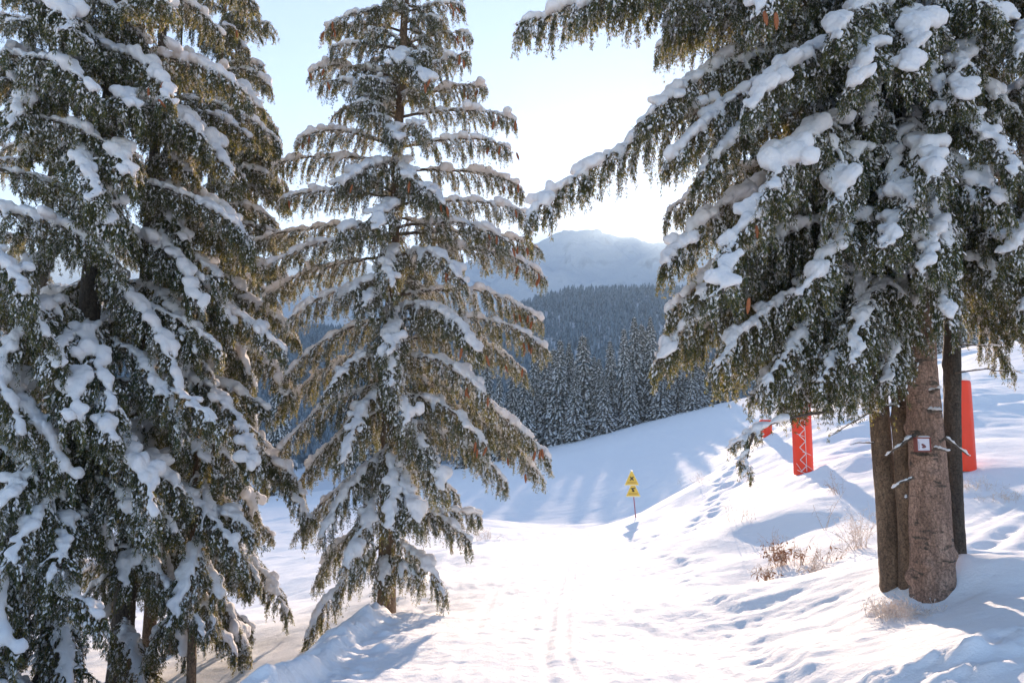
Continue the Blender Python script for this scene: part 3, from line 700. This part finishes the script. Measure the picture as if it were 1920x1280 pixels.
LH = [ # tree index, root (x,y,d), tip (x,y,d), arch, w, snow
 (0,(130,120,9),(318,195,7.9),.16,.36,1.25),(0,(140,180,9),(20,240,7.6),.18,.36,1.2),(1,(250,255,10.3),(440,335,8.9),.16,.36,1.3),(1,(250,370,10.3),(472,468,8.9),.14,.42,1.25),
 (0,(140,290,9),(175,380,7.4),.14,.34,1.2),(1,(250,440,10.3),(372,578,8.7),.16,.40,1.3),(1,(250,530,10.3),(365,665,8.8),.13,.38,1.1),(0,(130,630,9),(100,690,7.6),.1,.34,1),
 (1,(250,590,10.3),(535,660,9.4),.13,.36,1.15),(1,(255,690,10.3),(488,885,8.8),.14,.42,1.3),(0,(130,800,9),(292,975,7.8),.2,.4,1.35),(2,(380,800,12.5),(578,978,10.6),.16,.36,1.25),
 (2,(380,640,12.5),(545,745,10.8),.12,.36,1.2),(2,(380,560,12.5),(560,640,11.3),.12,.36,1.1),(2,(385,480,12.5),(545,540,11.8),.12,.34,1),(0,(130,560,9),(-10,700,7.5),.15,.4,1.1),
 (0,(130,860,9),(-5,960,7.4),.15,.4,1.2),(0,(125,1000,9),(105,1090,7.5),.22,.42,1.35),(0,(125,950,9),(20,1060,7.3),.2,.4,1.2),(1,(250,900,10.3),(452,1055,8.8),.15,.36,1.15),(1,(250,930,10.3),(240,1100,8.7),.15,.36,1.2),
 (4,(380,990,9.3),(330,1160,8.7),.15,.28,1.2),(2,(400,140,12.5),(508,165,12.2),.18,.36,1.3),(2,(400,75,12.5),(478,15,12.3),.1,.28,1),(2,(398,90,12.5),(430,50,11.6),.1,.3,1.2),(2,(395,250,12.5),(496,270,11.9),.15,.32,1.1),
 (2,(392,300,12.5),(522,302,12.6),.12,.30,1),(2,(390,350,12.5),(540,385,12.8),.12,.32,1.1),(2,(390,420,12.5),(560,470,12.4),.12,.34,1.2),(2,(385,180,12.5),(490,205,11.3),.15,.34,1.3),(0,(130,40,9),(120,60,7.3),.12,.4,1.2),
 (1,(250,800,10.3),(420,900,9.2),.14,.36,1),(5,(300,850,11.2),(555,900,10.6),.14,.36,1),(0,(130,720,9),(215,830,7.7),.14,.36,1),(5,(300,1000,11.2),(470,1100,10.2),.14,.36,.9),(2,(380,1000,12.5),(540,1150,11.6),.12,.36,.9)]
for i, (ti, a, c, arch, w, sn) in enumerate(LH):
    place_unique(LT[ti], pt(*a), pt(*c), arch=arch, w=w*.88, hang=.9, snow=min(sn, 1.25), seed=600+i, bare=.1, dens=1.1, shoot=1.1, voxel=.018, frost=.26, cones=(3 if i in (0, 24) else 0))

# right clump: four stems rising from one mound
def stem_pts(base, pxs):
    out = [(0, 0, -.2, pxs[0][3])]
    for px, py, d, r in pxs: q = pt(px, py, d)-base; out.append((*q, r))
    return out
RT = []
def right_tree(bpx, bpy_, d, pxs, label, mat, zlo, zhi, n, rfun, seed, azf, flare, kn=30, name='spruce_tree'):
    q = pt(bpx, bpy_, d); q[2] = gz(q[0], q[1])
    t = big_tree(q, q+np.array([0, 0, zhi-q[2]+1.0]), .1, label, zlo, zhi, n, rfun, seed, mat, azf, name, None, flare, mid=stem_pts(q, pxs), knots=kn, kindf=lambda z: 'low' if z < 7 else 'mid', skip={21: (-1.45, .5), 22: (-2.3, -.75)}.get(seed))
    RT.append(t); return t
right_tree(1748, 1115, 8.2, [(1750,1110,8.2,.205),(1746,1000,8.2,.195),(1738,850,8.25,.175),(1728,700,8.3,.155),(1718,500,8.35,.145),(1708,300,8.4,.15),(1700,100,8.4,.13),(1696,-200,8.4,.10),(1690,-700,8.4,.05),(1690,-1000,8.4,.01)],
   'thick old spruce with pinkish lichen-spotted bark and a small framed marker nailed to it', M_BARKP, 3.9, 10.8, 96, lambda z: np.interp(z, [1.5, 3, 6, 10], [2.5, 2.6, 2.1, .6]), 21, lambda R: R.uniform(-3.8, -1.7), 1.08, 40)
right_tree(1792, 1075, 8.55, [(1789,1070,8.55,.11),(1788,950,8.55,.095),(1785,800,8.6,.088),(1786,600,8.6,.085),(1784,400,8.6,.085),(1782,200,8.6,.075),(1780,-100,8.6,.06),(1780,-600,8.6,.015)],
   'dark slender spruce stem rising right behind the thick marked trunk', M_BARKD, 4.0, 9.0, 60, lambda z: np.interp(z, [1.5, 3, 6, 9], [1.7, 1.9, 1.5, .4]), 22, lambda R: R.uniform(-1.2, 1.4), 1.25, 30)
right_tree(1680, 1105, 8.7, [(1672,1100,8.7,.115),(1662,950,8.7,.108),(1650,800,8.75,.104),(1642,650,8.8,.10),(1640,500,8.8,.10),(1636,300,8.8,.09),(1632,0,8.8,.07),(1630,-500,8.8,.015)],
   'leftmost plain brown trunk of the spruce clump on the right', M_BARK, 3.7, 8.2, 60, lambda z: np.interp(z, [1.5, 3, 6, 8], [2.4, 2.4, 1.8, .5]), 23, lambda R: R.uniform(-4.2, -1.2), 1.2, 26)
right_tree(1712, 1112, 8.6, [(1706,1105,8.5,.10),(1700,950,8.5,.098),(1690,800,8.55,.095),(1688,650,8.7,.092),(1684,500,8.7,.085),(1680,300,8.7,.08),(1676,0,8.7,.06),(1670,-400,8.7,.01)],
   'narrow spruce trunk squeezed between the leftmost and the thick trunk of the right clump', M_BARK, 3.7, 7.4, 40, lambda z: np.interp(z, [1.5, 3, 6, 8], [2.0, 2.2, 1.6, .5]), 24, lambda R: R.uniform(-3.8, -1.6), 1.2, 24)
q = pt(2150, 830, 8.5); q[2] = gz(q[0], q[1])
RT.append(big_tree(q, q+np.array([0, 0, 12]), .17, 'spruce standing beyond the right edge, its dark boughs hanging into the view', 4.4, 11, 64, lambda z: np.interp(z, [1.5, 3, 6, 10], [2.0, 2.3, 1.8, .5]), 25, M_BARKD, lambda R: R.uniform(2.0, 4.3)))
q = pt(1760, 760, 11.5); q[2] = gz(q[0], q[1])
RH = [ # tree, root, tip, arch, w, snow, cones
 (0,(1690,180,8.4),(985,412,6.9),.10,.42,1.35,0),(0,(1640,60,8.0),(968,48,6.6),.05,.36,1.2,0),(0,(1660,40,8.2),(1075,25,6.4),.10,.40,1.5,0),(0,(1640,-60,8.0),(1410,38,5.6),.16,.42,1.7,7),
 (2,(1630,120,8.8),(1190,238,6.9),.10,.42,1.1,0),(2,(1632,100,8.8),(1240,310,6.9),.08,.42,1.2,0),(0,(1700,260,8.4),(1355,550,5.9),.12,.38,1.7,2),(2,(1640,330,8.8),(1240,500,7.0),.09,.44,1.35,0),
 (2,(1640,440,8.8),(1232,680,7.3),.10,.44,1.4,0),(2,(1640,400,8.8),(1246,590,7.5),.10,.44,1.3,0),(3,(1680,470,8.7),(1345,690,7.0),.08,.44,.9,0),(3,(1680,520,8.7),(1430,725,7.0),.08,.44,.7,0),(0,(1715,540,8.3),(1535,720,6.9),.08,.42,.7,0),
 (0,(1705,80,8.4),(1715,140,6.3),.14,.36,1.4,0),(0,(1705,120,8.4),(1590,170,6.2),.14,.36,1.3,0),(0,(1705,60,8.4),(1560,80,6.2),.1,.4,1,0),(1,(1784,120,8.6),(1815,190,6.8),.14,.36,1.4,0),(1,(1784,190,8.6),(1755,215,7.0),.14,.24,1.2,0),
 (0,(1710,320,8.4),(1560,400,6.4),.14,.38,1.3,0),(0,(1710,260,8.4),(1450,360,6.1),.12,.4,1.4,0),(0,(1712,370,8.4),(1700,395,6.6),.12,.3,1.2,0),(0,(1715,430,8.3),(1655,470,6.5),.12,.34,1.3,0),(1,(1785,350,8.6),(1865,450,7.4),.12,.36,1,0),
 (0,(1716,450,8.3),(1738,505,6.6),.14,.28,1.3,0),(0,(1720,520,8.3),(1780,600,6.7),.16,.28,1.3,0),(1,(1786,450,8.6),(1870,530,7.4),.1,.36,.9,0),(0,(1712,400,8.4),(1500,560,6.5),.12,.4,1.1,0),(2,(1640,240,8.8),(1310,330,6.8),.12,.4,1.3,0),
 (0,(1716,500,8.3),(1600,690,6.7),.1,.42,.8,0),(2,(1642,560,8.8),(1480,740,7.4),.08,.42,.7,0),(3,(1686,560,8.7),(1660,720,7.3),.1,.36,.8,0),(0,(1700,140,8.4),(1400,210,6.2),.12,.42,1.3,0),(2,(1640,500,8.8),(1290,650,7.6),.1,.4,1.1,0),
 (3,(1684,560,8.7),(1420,735,7.6),.08,.42,.8,0),(2,(1644,600,8.8),(1500,748,8.0),.08,.42,.7,0),(0,(1718,600,8.3),(1565,745,7.3),.08,.40,.8,0),(3,(1686,620,8.6),(1605,738,7.8),.08,.36,.7,0),(2,(1642,540,8.8),(1350,705,8.2),.08,.42,.8,0),(3,(1686,590,8.6),(1460,750,8.3),.08,.42,.6,0),(3,(1680,420,8.7),(1300,560,7.2),.1,.46,1.0,0),(3,(1682,480,8.7),(1390,640,7.8),.1,.46,.8,0),(2,(1642,470,8.8),(1360,610,8.6),.1,.46,.8,0),(2,(1640,530,8.8),(1470,680,8.6),.1,.46,.8,0),(3,(1684,520,8.7),(1560,690,7.4),.1,.44,.8,0),
 (2,(1636,200,8.8),(1260,180,8.3),.1,.46,1.1,0),(2,(1636,180,8.8),(1330,120,7.6),.1,.46,1.1,0),(2,(1636,300,8.8),(1250,400,8.4),.1,.46,1.1,0),(0,(1700,0,8.4),(1250,60,7.4),.1,.44,1.1,0),(2,(1636,90,8.8),(1230,90,8.6),.1,.44,1.1,0),(3,(1680,300,8.7),(1330,420,8.0),.1,.46,1.1,0),
 (4,(2100,60,8.5),(1900,110,6.9),.14,.36,1.3,0),(4,(2100,300,8.5),(1890,480,7.0),.12,.4,1.0,0),(4,(2100,380,8.5),(1915,590,7.2),.1,.3,.7,0),(1,(1784,20,8.6),(1880,60,7.0),.14,.4,1.3,0)]
for i, (ti, a, c, arch, w, sn, nc) in enumerate(RH):
    place_unique(RT[ti], pt(*a), pt(*c), arch=arch, w=w, hang=1.1, snow=min(sn, 1.35), seed=700+i, bare=.15, dens=1.1, shoot=1.1, voxel=.018, frost=.30, cones=nc)
# thin hanging spray in front of the bank
place_unique(RT[2], pt(1560, 770, 7.2), pt(1385, 832, 6.8), arch=.06, w=.0, hang=.4, snow=.95, seed=801, bare=.72, dens=.8, voxel=.012, frost=.3)
place_unique(RT[2], pt(1412, 812, 6.85), pt(1392, 893, 6.7), arch=.02, w=.0, hang=.4, snow=.8, seed=802, bare=.55, dens=.6, voxel=.012, frost=.3)
# dead limbs with snow on the right trunks
for k, (ti, px, py, d, dx, dy, dz, L, r) in enumerate([(0,1715,815,8.03,-1,-.3,-.45,.42,.022),(0,1712,895,8.02,-1,-.3,-.3,.28,.016),(0,1718,705,8.05,-1,-.4,-.35,.5,.02),(0,1742,770,8.0,.3,-1,.1,.16,.03),(0,1752,840,7.98,.6,-1,-.1,.14,.024),
        (0,1770,820,8.05,1,-.3,-.7,.26,.02),(0,1745,735,8.05,.2,-1,.3,.14,.026),(2,1650,770,8.6,-1,-.5,-.2,.75,.012),(2,1640,830,8.6,-1,-.4,.1,.35,.008),(3,1690,760,8.5,-1,-.6,.1,.45,.016),(1,1790,700,8.5,.8,-.5,.05,.6,.010),(1,1790,650,8.5,1,-.4,.1,.5,.008),
        (2,1655,780,8.6,-.6,-.8,.3,.3,.014),(0,1700,930,8.05,-.5,-1,0,.10,.02),(0,1690,700,8.15,-1,-.5,-.2,.55,.018),(3,1695,800,8.55,-.4,-.9,.1,.12,.014)]):
    stub(RT[ti], pt(px, py, d), (dx, dy, dz), L, r, True, 900+k)
#@@ENDTREES

# ------------------------------------------------------------------ spruces beyond the shaded slope
def far_spruce_meshes(seed, H, r):
    R = np.random.default_rng(seed); K = int(H/.42); A = []; D = []; Ls = []
    for k in range(K):
        z = H*(.06+.93*k/K); L0 = r*(1-(z/H))**.75+.12; m = 8 if k < K*.7 else 6; ph = R.uniform(0, 6)
        for j in range(m):
            a = ph+j/m*6.283+R.normal(0, .15); A.append((0, 0, z+R.normal(0, .1))); D.append((math.cos(a), math.sin(a), .1 if z > .7*H else -.15)); Ls.append(L0*R.uniform(.7, 1.15))
    A = np.array(A); D = np.array(D); Ls = np.array(Ls); n = len(A)
    P = integrate(A, D/np.linalg.norm(D, axis=1, keepdims=True), Ls, 7, np.full(n, 1.1), .05, R)
    T, S, U = frames(P)
    Fv = []; Fm = []; Sv = []
    for k in range(1, 7):
        for rep in range(4):
            nn = n; d = T[:, k]*.4+S[:, k]*R.choice([-1, 1], n)[:, None]*.7+np.array([0, 0, -.75])+R.normal(0, .25, (n, 3))
            ln = R.uniform(.25, .6, n)*(.5+.25*Ls); Fv.append(shoots(P[:, k]+R.normal(0, .06, (n, 3)), d, ln, ln*.13, R)); Fm.append(np.where(R.random(n) < .10, 2, 0))
        # snow pads
        rr = (.07+.055*Ls*(k/6))*R.uniform(.6, 1.3, n); keep = R.random(n) < .72
        c = P[:, k]+np.array([0, 0, 1])*(rr*.45)[:, None]; X = T[:, k]*(Ls/6*.75)[:, None]; Y = S[:, k]*(rr*1.5)[:, None]; Z = U[:, k]*rr[:, None]
        q = np.stack([c-X, c+Y*.9+-Z*.3, c+X, c-Y*.9-Z*.3, c+Z], 1)[keep]; Sv.append(q.reshape(-1, 3))
    FV = np.concatenate(Fv); fol = mesh_np('crown', FV, np.arange(len(FV)).reshape(-1, 4), [M_ROWN, M_ROWN, M_N3], np.concatenate(Fm))
    SV = np.concatenate(Sv); b = (np.arange(len(SV)//5)*5)[:, None]
    tri = np.concatenate([b+np.array([[0, 1, 4]]), b+np.array([[1, 2, 4]]), b+np.array([[2, 3, 4]]), b+np.array([[3, 0, 4]]), b+np.array([[0, 3, 1]]), b+np.array([[1, 3, 2]])])
    sn = mesh_np('snow', SV, tri, M_SNOW, smooth=True)
    tr = trunk_mesh('trunk', [(0, 0, -1.5, H*.013), (0, 0, H*.5, H*.009), (0, 0, H, .02)], M_BARKD, seed, 1.1, .04, 7, 1.0)
    return tr, fol, sn
FS = [far_spruce_meshes(50+s, 16, r) for s, r in enumerate((3.0, 2.4, 3.3, 2.7, 2.9))]
def far_spruce(px, toppy, d, label, group, v, basepy=None):
    q = pt(px, 830, d); z = gz(q[0], q[1]) if basepy is None else pt(px, basepy, d)[2]
    top = pt(px, toppy, d)[2]; H = max(6, top-z)
    o = empty('spruce_tree', (q[0], q[1], z), label, 'tree', group); tr, fo, sn = FS[v % 5]; s = H/16.0
    for nm, me in (('trunk', tr), ('crown', fo), ('snow', sn)): link(nm, me, o)
    wv = (s*.5+.5)*(.82+.36*((v*37) % 10)/10); o.scale = (wv, wv, s); o.rotation_euler = (.025*math.sin(v*2.1), .03*math.cos(v*3.7), v*1.3); return o
GR = 'snowy spruces standing in a row behind the shaded slope'
row = [(932,700,104,None),(960,672,108,None),(985,700,106,None),(1002,655,110,None),(1028,665,109,None),(1048,632,108,None),(1068,640,112,None),(1098,622,108,None),(1122,668,107,None),(1148,634,109,None),(1168,612,108,None),(1196,592,110,None),(1212,602,113,None),(1228,588,109,None),
       (1250,610,111,None),(1272,640,108,None),(1290,600,114,None),(1310,660,108,None),(1325,640,112,None),(1350,650,110,None),(915,640,112,None),(1078,690,105,None),(1136,700,105.5,None),(1182,680,105,None),(1240,690,105,None),(1300,700,105,None)]+[(px_, 612+_k*7 % 40+(30 if px_ < 1150 else 0), 117+(_k*5) % 8, None) for _k, px_ in enumerate(range(1010, 1345, 34))]
lab = {5: 'pointed snowy spruce left of the tallest pair in the row behind the slope', 7: 'full snowy spruce with warm-lit right flank in the middle of the row behind the slope', 11: 'tall frosted spruce whose spire rises highest left of the overhanging bough', 10: 'frosted spruce just left of the tallest spire of the row behind the slope'}
for i, (px, ty, d, _) in enumerate(row):
    far_spruce(px, ty, d, lab.get(i, 'snow-dusted blue-green spruce in the dense row behind the shaded slope'), GR, i)
R_ = np.random.default_rng(8)
for i in range(34):   # the row carries on behind the left and the right trees
    px = R_.uniform(-60, 900) if i < 22 else R_.uniform(1370, 2000)
    d = R_.uniform(104, 128)
    far_spruce(px, 700+R_.uniform(-60, 30) if i < 22 else 590-(px-1370)*.12+R_.uniform(-20, 30), d, 'blue-shadowed spruce glimpsed through the boughs, far behind the left trees' if i < 22 else 'blue-shadowed spruce far up the slope behind the right trees',
               'far spruces glimpsed behind the left trees' if i < 22 else 'far spruces above the right bank', i+3)

#@@PROPS
# ------------------------------------------------------------------ red padded posts
def pad_post(px, py, d, rad, h, label, lace=False, pole=.5, segs=48):
    q = pt(px, py, d); z = gz(q[0], q[1]); o = empty('padded_post', (q[0], q[1], z-.03), label, 'post', 'red padded posts beside the piste')
    a = np.arange(segs)/segs*2*np.pi; zs = np.array([0, .015, .06, h*.3, h*.6, h-.06, h-.02, h]); rs = np.array([.97, 1, 1.01, 1, 1.0, 1.01, 1, .95])*rad
    V = []
    for k in range(len(zs)):
        r = rs[k]*(1+.012*np.cos(a*8+k)+.01*np.cos(a*3+k*2)); V.append(np.stack([r*np.cos(a), r*np.sin(a), np.full(segs, zs[k])], -1))
    V = np.concatenate(V+[np.array([[0, 0, h]])]); i = np.arange(len(zs)*segs).reshape(len(zs), segs)
    qd = np.stack([i[:-1], np.roll(i, -1, 1)[:-1], np.roll(i, -1, 1)[1:], i[1:]], -1).reshape(-1, 4)
    t = np.stack([i[-1], np.roll(i[-1], -1), np.full(segs, len(V)-1), np.full(segs, len(V)-1)], -1)
    mb = MB(); mb.add(V, [tuple(x) for x in qd]+[tuple(x[:3]) for x in t]); mb.build('pad', M_RED, o, True)
    c = np.array([[0, 0, h+.05], [rad*.2, 0, h+.07], [-rad*.2, .03, h+.10]]); e = np.eye(3)
    link('snow_cap', blob_mesh('snow_cap', c, np.tile(e[0]*rad*.85, (3, 1)), np.tile(e[1]*rad*.98, (3, 1)), np.tile(e[2]*.15, (3, 1)), .02, 6, M_GROUND), o)
    P = np.array([[[0, 0, -.3], [0, 0, h/2], [0, 0, h+pole]]]); v, f = tubes(P, np.full((1, 3), .035), 12); link('pole', mesh_np('pole', v, f, M_GREY, smooth=True), o)
    if lace:
        pts = []; n = 15
        for k in range(n):
            ang = math.radians(-118+(26 if k % 2 else -8)); pts.append((ang, .08+(h-.15)*k/(n-1)))
        mb = MB()
        def cord(a0, z0, a1, z1, w=.011):
            m = 6; P = np.array([[[(rad*1.035)*math.cos(a0+(a1-a0)*s/m), (rad*1.035)*math.sin(a0+(a1-a0)*s/m), z0+(z1-z0)*s/m] for s in range(m+1)]])
            v, f = tubes(P, np.full((1, m+1), w), 6); mb.add(v, [tuple(x) for x in f])
        for (a0, z0), (a1, z1) in zip(pts, pts[1:]): cord(a0, z0, a1, z1)
        for k in range(0, n-1, 3): cord(pts[k][0]-.35, pts[k][1]+.05, pts[k][0]+.55, pts[k][1]-.04, .008)
        cord(math.radians(-92), .1, math.radians(-92), h-.2, .007)
        cord(math.radians(-92), .25, math.radians(-40), .1, .007); cord(math.radians(-150), .3, math.radians(-118), .1, .007)
        mb.build('lacing', M_LACE, o, True)
    return o
pad_post(1806, 875, 16, .235, 1.78, 'tall red padded post with a round snow cap, right of the trunk clump')
pad_post(1507, 889, 21, .245, 2.35, 'red padded post laced with white cord below the overhanging boughs', True)
pad_post(1437, 838, 29, .22, .62, 'small red padded post mostly hidden by snow and boughs on the ridge')

# ------------------------------------------------------------------ warning signs on a pole
q = pt(1193, 985, 27.5); z = gz(q[0], q[1])
sp = empty('warning_sign', (q[0], q[1], z), 'leaning pole with two yellow triangular warning signs beside the path', 'sign')
tip = pt(1183, 885, 27.4)-np.array([q[0], q[1], z])
P = np.array([[tip*0-np.array([0, 0, .2]), tip*.5, tip*.97]]); v, f = tubes(P, np.full((1, 3), .018), 8); link('pole', mesh_np('pole', v, f, M_POLE, smooth=True), sp)
def tri_panel(cz, w, h, symbol):
    c = tip*cz; k = .9; mb = MB()
    def poly(scale, y0, y1, mat, cut=.1):
        pts2 = [(-w/2*scale, -h/2*scale+.05*h), (-w/2*scale, -h/2*scale), (w/2*scale, -h/2*scale), (w/2*scale, -h/2*scale+.05*h), (.03*scale, h/2*scale), (-.03*scale, h/2*scale)]
        n = len(pts2); vs = [(x, y0, z_) for x, z_ in pts2]+[(x, y1, z_) for x, z_ in pts2]
        fs = [tuple(range(n)), tuple(range(2*n-1, n-1, -1))]+[(i, i+n, (i+1) % n+n, (i+1) % n) for i in range(n)]; mb.add(vs, fs, mat)
    poly(1.0, -.026, -.010, 1); poly(.86, -.032, -.0262, 0)
    o = mb.build('sign_panel', [M_YEL, M_YELW], sp); o.location = tuple(c)
    sb = MB()
    def bar(x0, z0, x1, z1, wd):
        d = np.array([x1-x0, z1-z0]); d /= np.linalg.norm(d); n_ = np.array([-d[1], d[0]])*wd/2
        p4 = [(x0+n_[0], z0+n_[1]), (x1+n_[0], z1+n_[1]), (x1-n_[0], z1-n_[1]), (x0-n_[0], z0-n_[1])]
        vs = [(a, -.038, b) for a, b in p4]+[(a, -.0325, b) for a, b in p4]; sb.add(vs, [(0, 1, 2, 3), (7, 6, 5, 4), (0, 4, 5, 1), (1, 5, 6, 2), (2, 6, 7, 3), (3, 7, 4, 0)])
    if symbol == 'x': bar(-.06, -.07, .06, .05, .034); bar(-.06, .05, .06, -.07, .034)
    else: bar(-.07, .03, .07, .04, .034); bar(-.03, .02, .03, -.07, .045); bar(-.045, -.05, .05, -.06, .022)
    s = sb.build('symbol', M_BLK, o)
    tb = MB(); sb = tb
    for zz in (-.13, -.165): bar(-.15, zz, .15, zz, .012)
    tb.build('text_line', M_LINE, o)
tri_panel(.87, .50, .50, 'x'); tri_panel(.62, .50, .50, 'v')

# ------------------------------------------------------------------ framed marker on the thick trunk
q = pt(1731, 833, 7.95); mk = empty('trail_marker', q, 'small square marker in a red-brown frame nailed to the thick trunk', 'sign')
s = .072; fb = MB()
def box(mb, x0, x1, y0, y1, z0, z1, m=0):
    mb.add([(x0,y0,z0),(x1,y0,z0),(x1,y1,z0),(x0,y1,z0),(x0,y0,z1),(x1,y0,z1),(x1,y1,z1),(x0,y1,z1)], [(0,3,2,1),(4,5,6,7),(0,1,5,4),(1,2,6,5),(2,3,7,6),(3,0,4,7)], m)
box(fb, -s, s, -.012, .05, s-.014, s); box(fb, -s, s, -.012, .05, -s, -s+.014); box(fb, -s, -s+.013, -.0115, .05, -s+.014, s-.014); box(fb, s-.013, s, -.0115, .05, -s+.014, s-.014)
fb.build('frame', M_FRAME, mk)
fb = MB(); box(fb, -s+.013, s-.013, -.006, .04, -s+.014, s-.014); fb.build('board', M_BOARD, mk)
def ell(mb, cx_, cz_, a_, b_, rot, y):
    n = 18; vs = []
    for i in range(n):
        t = i/n*2*math.pi; x = a_*math.cos(t); z_ = b_*math.sin(t)*(1-.35*math.cos(t)); vs.append((cx_+x*math.cos(rot)-z_*math.sin(rot), y, cz_+x*math.sin(rot)+z_*math.cos(rot)))
    mb.add(vs, [tuple(range(n))])
fb = MB(); ell(fb, .0, -.008, .026, .011, -.5, -.0085); ell(fb, .002, -.026, .022, .009, .05, -.0088)
box(fb, -.048, -.045, -.0085, -.007, -.042, .03); fb.build('symbol', M_ICON, mk)
link('snow_cap', blob_mesh('snow_cap', np.array([[0, .01, s+.005], [.03, .01, s+.003]]), np.tile([.05, 0, 0], (2, 1)), np.tile([0, .02, 0], (2, 1)), np.tile([0, 0, .012], (2, 1)), .005, 2), mk)

# ------------------------------------------------------------------ dry plants
def weed(px, py, d, h, n, spread, label, leaf=.0, mat=M_STEM, seed=0, lean=(0, 0), seedheads=False):
    R = np.random.default_rng(seed); q = pt(px, py, d); z = gz(q[0], q[1]); o = empty('dry_plant', (q[0], q[1], z-.02), label, 'plant', 'dry weeds sticking out of the snow')
    P0 = np.c_[R.normal(0, spread*.4, n), R.normal(0, spread*.3, n), np.zeros(n)]; D = np.c_[R.normal(lean[0], .35, n), R.normal(lean[1], .3, n), np.ones(n)]; D /= np.linalg.norm(D, axis=1, keepdims=True)
    L = h*R.uniform(.45, 1.1, n); P = integrate(P0, D, L, 8, R.uniform(.0, .9, n), .07, R)
    v, f = tubes(P, np.linspace(.0042, .0016, 8)[None]*np.ones((n, 1)), 4)
    sel = P[:, 3:].reshape(-1, 3).repeat(2, 0); m = len(sel); D2 = R.normal(0, .7, (m, 3))+np.array([0, 0, .4]); D2 /= np.linalg.norm(D2, axis=1, keepdims=True)
    Q = integrate(sel, D2, R.uniform(.03, .13, m), 4, np.full(m, .3), .1, R); v2, f2 = tubes(Q, np.full((m, 4), .0015), 4)
    link('stems', mesh_np('stems', np.concatenate([v, v2]), np.concatenate([f, f2+len(v)]), mat), o)
    if leaf or seedheads:
        e = Q[:, -1] if seedheads else P[:, 3:7].reshape(-1, 3)[R.random(len(P)*4) < leaf]
        V = shoots(e, R.normal(0, .5, e.shape)+np.array([0, 0, -.6 if leaf else .3]), R.uniform(.05, .11, len(e))*(1 if leaf else .25), R.uniform(.008, .018, len(e))*(1 if leaf else .5), R)
        link('leaves', mesh_np('leaves', V, np.arange(len(V)).reshape(-1, 4), M_LEAF if leaf else mat), o)
    return o
weed(1462, 1008, 13.0, .50, 34, .22, 'tuft of rust-brown dead leaves in the hollow of the right bank', .9, M_STEM, 1, (-.1, 0))
weed(1437, 1020, 12.4, .34, 14, .16, 'small dark brown tuft at the left end of the weedy hollow', .8, M_STEM, 2, (-.1, 0))
weed(1503, 1010, 12.6, .40, 12, .14, 'brown curled seed stalks right of the rust-brown tuft', .6, M_STEM, 3)
weed(1545, 1030, 12.2, .42, 16, .25, 'bent frosty stalks drooping toward the trunks', .3, M_FROST, 4, (.5, 0))
weed(1520, 1045, 11.8, .24, 30, .28, 'matted frosty weeds lying low in the hollow', .2, M_FROST, 5, (.7, -.2))
weed(1605, 1005, 12.6, .60, 34, .22, 'tall pale pinkish grass clump left of the leftmost trunk', 0, M_FROST, 6, seedheads=True)
weed(1570, 905, 16.5, .5, 8, .2, 'few thin stalks near the shadow behind the weedy hollow', 0, M_STEM, 7, seedheads=True)
weed(1550, 950, 14.5, .8, 3, .1, 'single tall thin stalk rising above the hollow', 0, M_STEM, 8)
weed(1715, 1140, 7.8, .10, 22, .36, 'dry grass around the foot of the thick trunk', 0, M_FROST, 9, (0, -.4), True)
weed(1670, 1135, 8.0, .16, 40, .35, 'frosted grass at the foot of the leftmost trunk', 0, M_FROST, 10, (-.3, -.3), True)
weed(1390, 960, 16, .4, 10, .4, 'sparse frosty stalks on the open bank left of the hollow', 0, M_FROST, 12, seedheads=True)
weed(1310, 905, 26.5, .45, 16, .5, 'frosty little bush on the ridge right of the signs', 0, M_FROST, 13, seedheads=True)
weed(1820, 910, 14.8, .2, 24, .5, 'rough frosted grass tops in front of the tall red post', 0, M_FROST, 14, (0, 0), True)
weed(1880, 935, 14.0, .18, 18, .5, 'rough frosted grass tops at the right edge behind the tracks', 0, M_FROST, 15, (0, 0), True)
weed(905, 1003, 22.5, .3, 20, .5, 'frosty stubble at the left end of the path crest', 0, M_FROST, 16, (0, 0), True)

# ------------------------------------------------------------------ haze
HAZE = True
if HAZE:
    mb = MB(); box(mb, -1620, 2020, -80, 2140, -180, 425); hz = mb.build('haze', [], None)
    m = bpy.data.materials.new('haze_air'); m.use_nodes = True; nt = m.node_tree; nt.nodes.clear()
    pv = nt.nodes.new('ShaderNodeVolumePrincipled'); ou = nt.nodes.new('ShaderNodeOutputMaterial'); nt.links.new(pv.outputs[0], ou.inputs['Volume'])
    pv.inputs['Color'].default_value = (.62, .82, 1, 1); pv.inputs['Density'].default_value = .0005; pv.inputs['Anisotropy'].default_value = .18
    hz.data.materials.append(m); hz['kind'] = 'stuff'; hz['label'] = 'pale blue air fading the far hill and mountain'
print('objects', len(bpy.data.objects))
